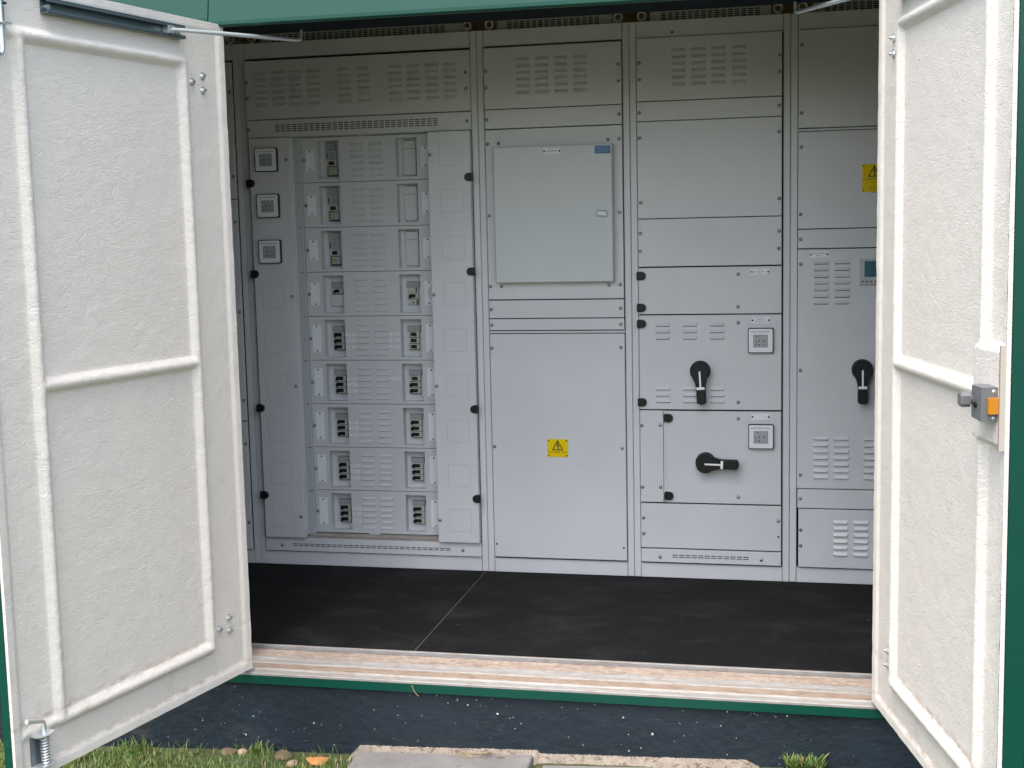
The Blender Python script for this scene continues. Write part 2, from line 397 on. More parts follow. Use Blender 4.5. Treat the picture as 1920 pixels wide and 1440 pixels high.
    def build(s, name, parent=None, label=None, loc=None, link=True):
        me = bpy.data.meshes.new(name); me.from_pydata(s.v, [], s.f)
        for m_ in s.mats: me.materials.append(m_)
        me.polygons.foreach_set('material_index', s.mi); me.polygons.foreach_set('use_smooth', s.smooth); me.update()
        o = bpy.data.objects.new(name, me)
        if link: COL.objects.link(o)
        if parent is not None: o.parent = parent
        if loc is not None: o.location = loc
        if label: o['label'] = label
        return o
def dup(o, parent, loc, name=None):
    c = o.copy(); COL.objects.link(c); c.parent = parent; c.location = loc
    return c
def frame_rect(mb, x0, x1, z0, z1, y, yb, holes, m):
    """flat sheet front face at y with rectangular holes whose side walls run back to yb"""
    xs = sorted({x0, x1, *[h[0] for h in holes], *[h[1] for h in holes]}); zs = sorted({z0, z1, *[h[2] for h in holes], *[h[3] for h in holes]})
    for i in range(len(xs) - 1):
        for j in range(len(zs) - 1):
            cx, cz = (xs[i] + xs[i + 1]) / 2, (zs[j] + zs[j + 1]) / 2
            if any(h[0] < cx < h[1] and h[2] < cz < h[3] for h in holes): continue
            mb.add([(xs[i], y, zs[j]), (xs[i + 1], y, zs[j]), (xs[i + 1], y, zs[j + 1]), (xs[i], y, zs[j + 1])], [(0, 1, 2, 3)], m)
    for h in holes:
        a, b, c, d = h
        mb.add([(a, y, c), (b, y, c), (b, y, d), (a, y, d), (a, yb, c), (b, yb, c), (b, yb, d), (a, yb, d)],
               [(0, 4, 5, 1), (1, 5, 6, 2), (2, 6, 7, 3), (3, 7, 4, 0)], m)
        mb.add([(a, yb, c), (b, yb, c), (b, yb, d), (a, yb, d)], [(0, 1, 2, 3)], m)
    mb.add([(x0, y, z0), (x1, y, z0), (x1, y, z1), (x0, y, z1), (x0, y + .004, z0), (x1, y + .004, z0), (x1, y + .004, z1), (x0, y + .004, z1)],
           [(4, 5, 1, 0), (5, 6, 2, 1), (6, 7, 3, 2), (7, 4, 0, 3)], m)

SHIFT = []      # things whose parts are written in world metres; their parts are moved under the empty's own origin at the end
# shared small meshes ------------------------------------------------
_sc = MB(); _sc.cyl((0, 0, 0), (0, -1, 0), 0.0066, 0.0010, M['ink'], 14); _sc.dome((0, -0.0014, 0), (0, -1, 0), 0.0052, 0.0034, M['screw'], 12)
_sc.box(-0.0026, 0.0026, -0.0046, -0.0030, -0.0005, 0.0005, M['gap'])
SCREW = _sc.build('screw', link=False)
def screw(parent, x, z, y=-0.012):
    return dup(SCREW, parent, (x, y, z))
PY = -0.012         # front plane of the cover panels
def panel(cub, x0, x1, z0, z1, screws=(), louv=None, extra=None, y=PY, name='cover_panel', m=None, label=None, holes=()):
    m = m or M['paint']; mb = MB(); mb.box(x0, x1, y, y + 0.014, z0, z1, m, 0.0016)
    if louv:
        for cols, rows in louv:
            for a, b in cols:
                for z in rows: mb.louvre(a, b, z, y, m, dark=z < 1.5)
    for hx, hz in holes: mb.cyl((hx, y + 0.001, hz), (0, -1, 0), 0.0042, 0.0013, M['gap'], 10)
    if extra: extra(mb, y)
    o = mb.build(name, cub, label)
    for sx, sz in screws: screw(o, sx, sz, y).rotation_euler = (0, sx * 977 % 3.1, 0)
    return o
def plate(cub, x0, x1, z0, z1, lines=(), y=PY, vertical=False, size=0.0052):
    mb = MB(); mb.box(x0, x1, y - 0.0016, y, z0, z1, M['white'], 0.0004)
    cx, cz = (x0 + x1) / 2, (z0 + z1) / 2
    if vertical:
        for z in (z1 - 0.006, z0 + 0.006): mb.dome((cx, y - .0016, z), (0, -1, 0), 0.0034, 0.0012, M['blackmat'])
        for i, t in enumerate(lines): mb.text(t, cx + 0.005 - i * 0.009, y - 0.0019, cz, size, M['ink'], rot=-PI / 2)
    else:
        for x in (x0 + 0.004, x1 - 0.004): mb.dome((x, y - .0016, cz), (0, -1, 0), 0.0036, 0.0012, M['blackmat'])
        n = len(lines)
        for i, t in enumerate(lines): mb.text(t, cx, y - 0.0019, cz + ((n - 1) / 2 - i) * size * 1.25, size, M['ink'])
    return mb.build('label_plate', cub)
def hinge_clip(cub, x, z, flip=False, y=PY):
    mb = MB(); w0, r = 0.014, 0.0155; pts = []
    s_ = -1 if flip else 1
    for i in range(13):
        t = -PI / 2 + PI * i / 12; pts.append((x + s_ * (0.002 + r * math.cos(t)), z + r * math.sin(t)))
    pts += [(x - s_ * w0, z + r), (x - s_ * w0, z - r)]
    if flip: pts = pts[::-1]
    mb.prism(pts, y - 0.012, y + 0.004, M['black'], 0.0025)
    mb.box(x - 0.012 * (1 if not flip else -1) - 0.004, x - 0.012 * (1 if not flip else -1) + 0.004, y - 0.0135, y - 0.010, z - r + .002, z + r - .002, M['black'])
    return mb.build('hinge_clip', cub)
def relay(cub, x, z, y=PY):
    mb = MB(); s = 0.0465; k = 0.004
    pts = [(x - s, z - s + k), (x - s + k, z - s), (x + s - k, z - s), (x + s, z - s + k), (x + s, z + s - k), (x + s - k, z + s), (x - s + k, z + s), (x - s, z + s - k)]
    mb.prism(pts, y - 0.016, y, M['black'], 0.001)
    o = mb.build('earth_relay', cub)
    mb = MB(); s = 0.0438; yy = y - 0.0165
    pts = [(x - s, z - s + k), (x - s + k, z - s), (x + s - k, z - s), (x + s, z - s + k), (x + s, z + s - k), (x + s - k, z + s), (x - s + k, z + s), (x - s, z + s - k)]
    mb.prism(pts, yy, y - 0.015, M['white'], 0.0006)
    mb.text('EARTH LEAKAGE RELAY', x, yy - 0.0002, z + 0.0325, 0.0072, M['ink'], width=0.070)
    ix, iz = x - 0.0005, z - 0.002
    mb.box(ix - 0.0262, ix + 0.0262, yy - 0.0005, yy, iz - 0.0232, iz + 0.0232, M['ink'])
    mb.box(ix - 0.0250, ix + 0.0250, yy - 0.0015, yy, iz - 0.0220, iz + 0.0220, M['relayface'], 0.0005)
    for dx, dz, rr in ((-0.005, 0.001, .0029), (0.012, 0.001, .0029), (-0.005, -0.0135, .0029), (-0.0155, -0.0135, .0022)):
        mb.cyl((ix + dx, yy - 0.0012, iz + dz), (0, -1, 0), rr, 0.0012, M['blackmat'], 10)
    for dx, dz, wd in ((-0.016, 0.001, .007), (-0.016, -0.006, .007), (0.011, -0.0135, .011), (-0.012, 0.017, .012)):
        mb.box(ix + dx - wd / 2, ix + dx + wd / 2, yy - 0.0018, yy - 0.0014, iz + dz - .0008, iz + dz + .0008, M['ink'])
    mb.build('relay_face', o); return o
def rotary_handle(cub, x, z, ang, y=PY):
    """isolator handle; ang 0 = grip pointing down"""
    mb = MB()
    mb.cyl((0, 0, 0), (0, -1, 0), 0.0385, 0.012, M['black'], 40); mb.cyl((0, -0.012, 0), (0, -1, 0), 0.0385, 0.005, M['black'], 40, 0.034)
    # teardrop lever
    pts = []
    for i in range(25):
        t = math.radians(-38 + (256) * i / 24); pts.append((0.0355 * math.cos(t), 0.0355 * math.sin(t)))
    pts += [(-0.0225, -0.036), (-0.0185, -0.052), (-0.0170, -0.070), (-0.0175, -0.116), (-0.010, -0.1225), (0.0, -0.1245), (0.010, -0.1225), (0.0175, -0.116), (0.0170, -0.070), (0.0185, -0.052), (0.0225, -0.036)]
    mb.prism(pts, -0.046, -0.017, M['black'], 0.004, True)
    pts2 = [(-0.0155, -0.068), (-0.0155, -0.115), (-0.009, -0.1205), (0.009, -0.1205), (0.0155, -0.115), (0.0155, -0.068)]
    mb.prism(pts2, -0.056, -0.044, M['black'], 0.003)
    o = mb.build('rotary_handle', cub); o.location = (x, y, z); o.rotation_euler = (0, ang, 0)
    p = MB(); p.box(-0.0032, 0.0032, -0.0475, -0.046, -0.058, 0.002, M['whitepaint']); p.box(-0.0150, 0.0150, -0.0478, -0.045, -0.067, -0.0575, M['whitepaint'])
    p.build('pointer', o); return o
def warning_sign(cub, x0, x1, z0, z1, lines, y=PY, top=0.0, big=0.0085):
    mb = MB(); mb.box(x0, x1, y - 0.0016, y, z0, z1, M['yellow'], 0.0003); yy = y - 0.0019
    cx = (x0 + x1) / 2; W = (x1 - x0)
    hw = W * 0.28; ht = W * 0.50; tz = z1 - 0.003; bz = tz - ht
    o = [(cx, tz), (cx - hw, bz), (cx + hw, bz)]; t = W * 0.045
    i_ = [(cx, tz - t * 2.1), (cx - hw + t * 1.75, bz + t), (cx + hw - t * 1.75, bz + t)]
    vs = [(a, yy, b) for a, b in o + i_]
    mb.add(vs, [(0, 1, 4, 3), (1, 2, 5, 4), (2, 0, 3, 5)], M['blackmat'])
    k = ht; bolt = [(0.0, .78), (-.12, .38), (0.0, .42), (-.01, .10), (.10, .10), (.12, .56), (.02, .53), (.08, .78)]
    mb.add([(cx + a * k, yy, bz + b * k) for a, b in bolt], [(0, 1, 2, 6, 7), (2, 3, 4, 5, 6)], M['blackmat'])
    for a in (x0 + .005, x1 - .005):
        for b in (z0 + .006, z1 - .006): mb.dome((a, y - .0016, b), (0, -1, 0), 0.003, 0.0012, M['blackmat'])
    zz = bz - big * 0.9
    for j, tx in enumerate(lines):
        mb.text(tx, cx, yy, zz, big if j == 0 else big * 0.62, M['blackmat'], width=W * 0.92 if j == 0 else None)
        zz -= big * (1.15 if j == 0 else 0.95)
    return mb.build('warning_sign', cub)
def cubicle(x0, x1, label, post_l=0.0255, post_r=0.0255, cowl=None, eyes=(), roof=True):
    """frame, posts, rail, plinth, eyebolts and cable cowl of one switchboard section"""
    c = thing('switchboard_cubicle', label, 'switchboard', ((x0 + x1) / 2, 0, 0), 0, 'switchboard sections bolted side by side')
    SHIFT.append(c)
    g = 0.0008
    for a, b in ((x0 + g, x0 + post_l), (x1 - post_r, x1 - g)):
        mb = MB(); mb.box(a, b, 0.0, 0.045, 0, 2.10, M['paint'], 0.0022); mb.build('side_post', c)
    mb = MB(); mb.box(x0 + post_l + .0015, x1 - post_r - .0015, 0.0, 0.03, 2.040, 2.10, M['paint'], 0.0015); mb.build('top_rail', c)
    mb = MB(); mb.box(x0 + post_l + .0015, x1 - post_r - .0015, 0.0, 0.03, 0.0, 0.056, M['paint'], 0.0015); mb.build('plinth_rail', c)
    mb = MB(); mb.box(x0 + .002, x1 - .002, 0.12, 0.60, 0.0, 2.098, M['paint'])
    mb.box(x0 + .003, x1 - .003, 0.03, 0.12, 2.088, 2.0975, M['paint']); mb.box(x0 + .004, x1 - .004, 0.046 if x0 != 0.0 else 0.112, 0.118, 0.001, 2.086, M['gap'])
    mb.build('carcass', c)
    if cowl:
        a, b, s0, n, px = cowl
        mb = MB(); mb.box(a, b, 0.09, 0.30, 2.099, 2.147, M['paint'], 0.002); mb.slots(s0, n, px, px * 0.74, (2.139, 2.1315, 2.124, 2.1165), 0.0040, 0.09, M['gap'])
        mb.build('vent_cowl', c)
    for ex in eyes:
        mb = MB(); mb.torus((ex, 0.035, 2.1255), 0.0145, 0.0038, M['steel']); mb.cyl((ex, 0.035, 2.099), (0, 0, 1), 0.006, 0.014, M['steel'], 12)
        mb.build('lifting_eyebolt', c)
    return c

# ------------------------------------------------------------------ switchboard
X1, X2, X3, X4 = 0.9697, 1.5523, 2.1392, 2.94
# section 0: only its right edge shows beyond the left door
c0 = cubicle(-0.80, 0.0, 'grey switchboard section half hidden behind the left open door, leftmost of the row', cowl=(-0.74, -0.09, -0.68, 22, 0.0245), eyes=(-0.755, -0.045))
panel(c0, -0.771, -0.0295, 1.4945, 2.030, [(-0.0385, 1.916), (-0.0385, 1.5834)])
panel(c0, -0.771, -0.0295, 0.5960, 1.4915, [(-0.0385, 1.4035), (-0.0385, 1.0417), (-0.0385, 0.6814)])
panel(c0, -0.771, -0.0295, 0.0605, 0.5930, [(-0.0385, 0.5023), (-0.0385, 0.1738)])

# section 1: distribution board with nine rows of breakers
c1 = cubicle(0.0, X1, 'widest grey switchboard section, with nine rows of circuit breakers between two narrow hinged flaps', cowl=(0.059, 0.890, 0.105, 30, 0.0242), eyes=(0.0445, 0.9265))
R6 = [1.981 - 0.0245 * i for i in range(6)]
cols = [(0.068, 0.1255), (0.1415, 0.198), (0.2142, 0.2708), (0.287, 0.3425), (0.416, 0.4702), (0.493, 0.5475), (0.6225, 0.677), (0.695, 0.749), (0.768, 0.823), (0.8405, 0.8937)]
panel(c1, 0.0285, 0.9445, 1.8025, 2.0300, [(0.0360, 1.9464), (0.0365, 1.886), (0.9290, 1.9467), (0.9287, 1.8856)], [(cols, R6)])
panel(c1, 0.0300, 0.9445, 1.7310, 1.7990, [(0.0355, 1.763), (0.9298, 1.7647)],
      extra=lambda mb, y: mb.slots(0.1480, 28, 0.02395, 0.0185, (1.7778, 1.7698, 1.7620, 1.7540), 0.0036, y, M['gap']), name='vent_panel')
panel(c1, 0.0325, 0.9440, 0.0600, 0.1150, [(0.1034, 0.0830), (0.8685, 0.0845)],
      extra=lambda mb, y: mb.slots(0.1510, 28, 0.02395, 0.0195, (0.0900, 0.0830), 0.0030, y, M['gap']), name='vent_panel')
# the well the breakers sit in
mb = MB(); mb.box(0.034, 0.2370, 0.036, 0.040, 0.1165, 1.7290, M['inner_metal']); mb.box(0.766, 0.944, 0.042, 0.046, 0.1165, 1.7290, M['inner_metal'])
mb.box(0.2380, 0.7800, 0.108, 0.112, 0.1160, 1.7290, M['gap'])
mb.box(0.190, 0.780, -0.008, 0.034, 0.1160, 0.1200, M['dirtgap']); mb.box(0.190, 0.780, -0.008, 0.034, 1.7292, 1.7302, M['paint'])
mb.build('breaker_well', c1)
mb = MB()
for z in (0.128, ): mb.box(0.215, 0.775, 0.008, 0.034, 0.1202, 0.1300, M['dirtgap'])
mb.build('dusty_ledge', c1)
for z, x in ((1.7265, 0.468), (0.1262, 0.4680)):
    mb = MB(); mb.box(x, x + 0.0455, 0.022, 0.024, z - 0.0085, z + 0.0085, M['inner_metal'], 0.0005)
    for a in (x + .007, x + .0385): mb.cyl((a, 0.0225, z - .001), (0, -1, 0), 0.0022, 0.0008, M['ink'], 10)
    mb.build('fixing_tab', c1)
# clear edge strip along the left of the breaker rows
mb = MB(); mb.add([(0.2155, -0.004, 0.130), (0.2385, 0.026, 0.130), (0.2385, 0.026, 1.7275), (0.2155, -0.004, 1.7275)], [(0, 1, 2, 3)], M['clip'])
mb.box(0.2130, 0.2160, -0.010, -0.004, 0.130, 1.7275, M['paint'], 0.0005); mb.box(0.2350, 0.2368, 0.021, 0.024, 0.130, 1.7275, M['paint'], 0.0003)
for k in range(1, 9):
    z = 1.7275 - 0.17730 * k
    mb.box(0.2165, 0.2345, 0.0065, 0.0225, z - .0007, z + .0007, M['ink'])
    mb.cyl((0.226, 0.0130, z + 0.085), (0, -1, 0), 0.004, 0.004, M['clip'], 10)
mb.build('edge_strip', c1)
_bk = {}
def breaker(cub, x0, x1, zt, h, y, tog, tx0, tx1, tipcol=None, off=False):
    """one breaker pole: pale body with a dark recessed toggle"""
    mb = MB(); mb.box(x0, x1, y, y + 0.03, zt - h + 0.0016, zt - 0.0006, M['beige'], 0.0006)
    mb.box(x0, x1, y + 0.001, y + 0.029, zt - h - 0.0004, zt - h + 0.0016, M['gap'])
    o = mb.build('circuit_breaker', cub)
    t = MB(); zc = zt - h * 0.5 + 0.0005; hh = tog / 2
    t.box(tx0, tx1, y - 0.0006, y + 0.002, zc - hh, zc + hh, M['black'])
    if off: t.add([(tx1 - .009, y, zc - hh), (tx1, y, zc - hh), (tx1, y, zc + hh), (tx1 - .009, y, zc + hh), (tx1 - .006, y - .009, zc - hh + .001), (tx1 - .001, y - .009, zc - hh + .001), (tx1 - .001, y - .009, zc + hh - .001), (tx1 - .006, y - .009, zc + hh - .001)],
            [(4, 5, 6, 7), (0, 4, 7, 3), (1, 2, 6, 5), (3, 7, 6, 2), (0, 1, 5, 4)], M['black'])
    else: t.add([(tx0 - .002, y, zc - hh - .003), (tx0 + .009, y, zc - hh), (tx0 + .009, y, zc + hh), (tx0 - .001, y, zc + hh - .002), (tx0 - .003, y - .010, zc - hh - .002), (tx0 + .004, y - .010, zc - hh), (tx0 + .004, y - .010, zc + hh - .001), (tx0 - .002, y - .010, zc + hh - .003)],
            [(4, 5, 6, 7), (0, 4, 7, 3), (1, 2, 6, 5), (3, 7, 6, 2), (0, 1, 5, 4)], M['black'])
    if tipcol: t.box(tx0 + .001, tx0 + .006, y - 0.0012, y + 0.002, zc - hh + .001, zc + hh - .001, tipcol)
    t.build('toggle', o); return o
def tape(cub, x0, z, txt, wd, y=0.0297):
    mb = MB(); mb.box(x0, x0 + wd, y - 0.0004, y + .0002, z - 0.0052, z + 0.0052, M['strip'])
    mb.text(txt, x0 + wd / 2, y - 0.0006, z, 0.0066, M['ink']); return mb.build('circuit_label', cub)
CY = 0.030; BY = 0.056
ch = 1
for r in range(9):
    T = 1.7275 - 0.17730 * r; B = T - 0.1773
    if r == 8: B = 0.1318
    dx = -0.0006 * r
    WL = (0.3068, 0.3935, T - 0.1652, T - 0.0140); WR = (0.6290 + dx, 0.7145 + dx, T - 0.1652, T - 0.0140)
    mb = MB(); frame_rect(mb, 0.2385, 0.7750, B + 0.0016, T - 0.0006, CY, BY + .012, [WL, WR], M['inner_metal'])
    mb.box(0.2545, 0.775, CY + .001, CY + .003, B - .0006, B + .0016, M['gap'])
    for a, b in ((0.441, 0.498), (0.5170, 0.5730)):
        for i in range(6): mb.louvre(a, b, T - 0.0305 - 0.0243 * i, CY, M['inner_metal'], 0.0092, 0.0046, dark=False)
    cov = mb.build('breaker_cover', c1)
    pz = (T - .049, T - .1290) if r < 3 else ((T - .041, T - .1340) if r == 3 else (T - .033, T - .1450))
    plate(c1, 0.2545, 0.2915, pz[1], pz[0], y=CY, vertical=True)
    screw(cov, 0.2478, (pz[0] + pz[1]) / 2, CY)
    plate(c1, 0.7295, 0.7670, pz[1], pz[0], ('MCB BOARD', 'SUPPLY') if r == 3 else (), y=CY, vertical=True, size=0.0085)
    # left window
    def blank(x0, x1, z0, z1, y, name='blank_cover', m='blank'):
        b = MB(); b.box(x0, x1, y, y + .02, z0, z1, M[m], 0.0008); b.box(x0, x1, y - .0004, y + .001, z1 - .0012, z1 + .0002, M['ink']); return b.build(name, c1)
    if r < 3:
        blank(0.3300, 0.3720, T - .0500, T - .0215, BY)
        b = MB(); b.box(0.3305, 0.3725, BY + .001, BY + .02, T - .0860, T - .0510, M['relayface'], .0006); b.box(0.3325, 0.3370, BY, BY + .002, T - .0810, T - .0600, M['gap'])
        for j in range(3): b.box(0.345, 0.358 + .003 * j, BY + .0004, BY + .002, T - .062 - .008 * j, T - .060 - .008 * j, M['ink'])
        b.build('rating_module', c1)
        breaker(c1, 0.3320, 0.3740, T - .0880, 0.0270, BY, 0.0145, 0.3410, 0.3640, off=True)
        b = MB(); b.box(0.3340, 0.3760, BY + .001, BY + .02, T - .1470, T - .1175, M['relayface'], .0006); b.box(0.3350, 0.3385, BY, BY + .002, T - .1440, T - .1195, M['gap'])
        b.box(0.3400, 0.3560, BY + .0002, BY + .002, T - .1400, T - .1230, M['green_sticker']); b.box(0.3340, 0.3765, BY - .001, BY + .02, T - .1520, T - .1490, M['gap']); b.build('rating_module', c1)
        b = MB(); b.box(0.6500, 0.7020, BY, BY + .02, T - .1580, T - .0215, M['inner_metal'], .002)
        b.box(0.6530, 0.6990, BY - .0006, BY + .002, T - .0560, T - .0545, M['ink']); b.box(0.6550, 0.6980, BY - .0006, BY + .002, T - .0245, T - .0228, M['gap'])
        b.build('blank_cover', c1)
    elif r == 3:
        blank(0.3320, 0.3850, T - .0650, T - .0425, BY); breaker(c1, 0.3360, 0.3800, T - .0655, 0.0240, BY, 0.0125, 0.3470, 0.3660)
        blank(0.3330, 0.3840, T - .1380, T - .0905, BY, m='inner_metal')
        blank(0.6480, 0.7010, T - .0650, T - .0425, BY)
        for zz, gx in ((T - .0880, 0.6850), (T - .1350, 0.6880)):
            b = MB(); b.box(0.6530, 0.6960, BY + .001, BY + .02, zz, zz + .0215, M['beige'], .0006); b.box(gx, gx + .005, BY, BY + .002, zz + .001, zz + .0205, M['gap'])
            b.box(0.668, 0.678, BY + .0003, BY + .002, zz + .006, zz + .011, M['yellow'] if zz > T - .1 else M['ink']); b.build('rating_module', c1)
        breaker(c1, 0.6525, 0.6965, T - .0885, 0.0240, BY, 0.0135, 0.6610, 0.6840)
    else:
        blank(0.3320, 0.3850, T - .0635, T - .0415, BY); blank(0.6480 + dx / 2, 0.7000 + dx / 2, T - .0635, T - .0415, BY)
        for i in range(3):
            z = T - .0640 - .0246 * i
            breaker(c1, 0.3385, 0.3800, z, 0.0246, BY, 0.0150, 0.3415, 0.3690)
            off = r <= 5 and not (r == 5 and i > 0)
            breaker(c1, 0.6530 + dx / 2, 0.6950 + dx / 2, z, 0.0246, BY, 0.0140, (0.6590 if off else .6545) + dx / 2, 0.6840 + dx / 2, M['brown_toggle'] if off and i != 1 else None, off=off)
            zl = T - (.0745, .0985, .1245)[i] + random.uniform(-.001, .001)
            tape(c1, 0.3975, zl, 'Chalet %d' % ch, 0.0370); ch += 1
            if r == 4: tape(c1, 0.5790, zl + .002, 'Chalet %d' % (16 + i), 0.0410)
            if r == 5 and i == 0: tape(c1, 0.5800, zl + .002, 'Chalet 19', 0.0410)
# hinged flaps either side
def flap(x0, x1, inner_left, scr):
    mb = MB(); mb.box(x0, x1, -0.030, 0.0, 0.1190, 1.7280, M['paint'], 0.0022)
    o = mb.build('hinged_flap', c1)
    for x, z in scr: screw(o, x, z, -0.030)
    return o
fl = flap(0.0400, 0.2130, False, [(0.1955, 1.6419), (0.1966, 1.103), (0.1974, 0.7429), (0.1971, 0.2071)])
fr = flap(0.7745, 0.9425, True, [(0.7830, 1.6403), (0.7839, 1.1027), (0.7841, 0.7448), (0.7836, 0.2092)])
KO = mat('knockout_line', (0.30, 0.31, 0.31), 0.6)
def knock(x0, zt, fpar, s=0.0893):
    mb = MB(); t = 0.0009
    for a, b, c, d in ((x0, x0 + s, zt - t, zt), (x0, x0 + s, zt - s, zt - s + t), (x0, x0 + t, zt - s, zt), (x0 + s - t, x0 + s, zt - s, zt)):
        mb.box(a, b, -0.0303, -0.029, c, d, KO)
    mb.build('knockout_outline', fpar)
for k in range(9): knock(0.8222, 1.6865 - 0.1790 * k, fr)
for k in range(6): knock(0.0742, 1.1472 - 0.1792 * k, fl)
for k in range(3): relay(c1, 0.1165, 1.6428 - 0.1802 * k, -0.030)
for z in (1.5530, 1.1938, 0.6535, 0.2953): hinge_clip(c1, 0.0440, z, False, -0.028)
for z in (1.5515, 1.1914, 0.6555, 0.2993): hinge_clip(c1, 0.9370, z, True, -0.028)

# section 2
c2 = cubicle(X1, X2, 'grey switchboard section with a raised square door and a yellow danger sign', cowl=(1.0313, 1.476, 1.0727, 15, 0.0242), eyes=(1.0140, 1.5085))
a, b = 0.9992, 1.5242
panel(c2, a, b, 1.8040, 2.0320, [(1.0078, 1.9465), (1.0075, 1.8858), (1.5133, 1.9480), (1.5131, 1.8875)], [([(1.1235, 1.1779), (1.1968, 1.2507), (1.2696, 1.3230), (1.3430, 1.3966)], [1.9850 - 0.02445 * i for i in range(6)])])
panel(c2, a, b, 1.7305, 1.8010, [(1.0070, 1.765), (1.5133, 1.7663)])
pc = panel(c2, a, b, 1.0810, 1.7270, [(1.0082, 1.6740), (1.0508, 1.6752), (1.4705, 1.6753), (1.5132, 1.6760), (1.0083, 1.4028), (1.5117, 1.4040), (1.0075, 1.1321), (1.0500, 1.1309), (1.4681, 1.1317), (1.5105, 1.1329)])
panel(c2, a, b, 1.0085, 1.0768, [(1.0076, 1.0424), (1.5113, 1.0434)]); panel(c2, a, b, 0.9617, 1.0050, [(1.0079, 0.9817), (1.5107, 0.9826)])
mb = MB(); mb.box(0.9985, 1.5275, -0.009, 0.004, 0.9500, 0.9580, M['paint'], 0.0015); mb.build('cross_bar', c2)
panel(c2, a, b + .0008, 0.0640, 0.9470, [(1.0068, 0.8923), (1.5106, 0.8941), (1.0081, 0.5050), (1.5104, 0.5053)], holes=[(1.0082, 0.1154), (1.5125, 0.1148)])
mb = MB(); mb.box(1.0370, 1.4905, -0.050, -0.0125, 1.1460, 1.6585, M['paint2'], 0.003); dr = mb.build('raised_door', c2)
plate(c2, 1.2306, 1.2974, 1.6260, 1.6488, ('MCB BOARD',), -0.050, size=0.0070)
mb = MB(); mb.box(1.4262, 1.4850, -0.0506, -0.0500, 1.6222, 1.6515, M['blue']); mb.text('DORMAN SMITH', 1.4556, -0.0508, 1.6440, 0.0075, M['palesticker'], width=.053)
mb.text('LOADMASTER LT', 1.4556, -0.0508, 1.6290, 0.0070, M['palesticker'], width=.053); mb.box(1.4300, 1.4812, -0.0509, -0.0506, 1.6360, 1.6375, M['palesticker']); mb.build('blue_sticker', c2)
mb = MB(); pts = [(-.021, -.0125), (.019, -.0125), (.021, -.0105), (.021, .0125), (-.019, .0125), (-.021, .0105)]
mb.prism(pts, -0.008, 0, M['meter'], 0.0015); mb.box(-.016, .016, -.0095, -.008, -.006, .008, M['white'], .001); mb.box(-.016, .016, -.0088, -.0078, .0085, .0098, M['ink'])
lt = mb.build('door_latch', c2); lt.location = (1.4505, -0.050, 1.4010); lt.rotation_euler = (0, math.radians(9), 0)
warning_sign(c2, 1.2187, 1.3000, 0.4677, 0.5380, ('DANGER 400V',))

# section 3
c3 = cubicle(X2, X3, 'grey switchboard section with two black rotary handles, one down and one level', cowl=(1.6207, 2.0678, 1.6631, 15, 0.0247), eyes=(1.5960, 2.0932))
a, b = 1.5805, 2.1085
panel(c3, a, b, 1.8095, 2.0375, [(1.5901, 1.9491), (1.5910, 1.8887), (2.0992, 1.9550), (2.0986, 1.8945)], [([(1.7084, 1.7619), (1.7814, 1.8351), (1.8544, 1.9073), (1.9279, 1.9809)], [1.9903 - 0.0245 * i for i in range(6)])])
panel(c3, a, b, 1.7370, 1.8065, [(1.5897, 1.7679), (2.0984, 1.7741)])
panel(c3, a, b, 1.3780, 1.7345, [(1.5893, 1.6760), (2.0982, 1.6803), (1.5920, 1.4370), (2.0990, 1.4395)])
panel(c3, a, b, 1.1985, 1.3750, [(1.5890, 1.3230), (2.0992, 1.3215), (1.5880, 1.2571), (2.0980, 1.2576)])
panel(c3, a, b, 1.0195, 1.1935, [(1.9505, 1.1659), (1.9500, 1.0450)], name='hinged_panel')
panel(c3, a, b, 0.6575, 1.0150, [(1.9504, 0.9854), (1.9500, 0.6863)], [([(1.6405, 1.6991), (1.7417, 1.8001), (1.8432, 1.9011)], [0.9810, 0.9560, 0.9318, 0.7393, 0.7155, 0.6915])], name='hinged_panel')
panel(c3, a, 1.6685, 0.2985, 0.6530, [(1.5873, 0.5949), (1.6575, 0.5967), (1.5880, 0.3558), (1.6570, 0.3568)])
mb = MB(); mb.box(1.6688, 1.6778, -0.004, 0.004, 0.2980, 0.6520, M['paint'], .001); mb.build('divider_strip', c3)
panel(c3, 1.6783, 2.1083, 0.2980, 0.6515, [(1.9503, 0.6240), (1.9504, 0.3244)], name='hinged_panel')
panel(c3, a, b + .0005, 0.1195, 0.2925, [(1.5904, 0.2354), (1.5908, 0.1741), (2.0983, 0.2358)], holes=[(2.0990, 0.1753)])
panel(c3, a, b + .0005, 0.0632, 0.1145, [(1.6527, 0.0836), (2.0358, 0.0842)], extra=lambda mb, y: mb.slots(1.7005, 12, 0.02437, 0.0200, (0.0925, 0.0848), 0.0032, y, M['gap']), name='vent_panel')
o = MB(); o.cyl((1.7117, 0.0005, 2.0560), (0, -1, 0), 0.0045, 0.001, M['gap'], 12); o.build('bolt_hole', c3)
for z in (1.1643, 1.0442, 0.9837, 0.6848): hinge_clip(c3, 1.5900, z)
for z in (0.6252, 0.3248): hinge_clip(c3, 1.6885, z)
plate(c3, 1.9969, 2.0640, 1.1622, 1.1844, ('SURGE', 'PROTECTION', 'UNIT')); plate(c3, 1.9990, 2.0662, 0.9829, 1.0052, ('EXISTING', 'MCCB BOARD'), size=0.0066); plate(c3, 1.9989, 2.0664, 0.6203, 0.6432)
relay(c3, 2.0330, 0.9198); relay(c3, 2.0345, 0.5591)
rotary_handle(c3, 1.8100, 0.8055, math.radians(-3.2)); rotary_handle(c3, 1.8290, 0.4570, math.radians(-88.5))

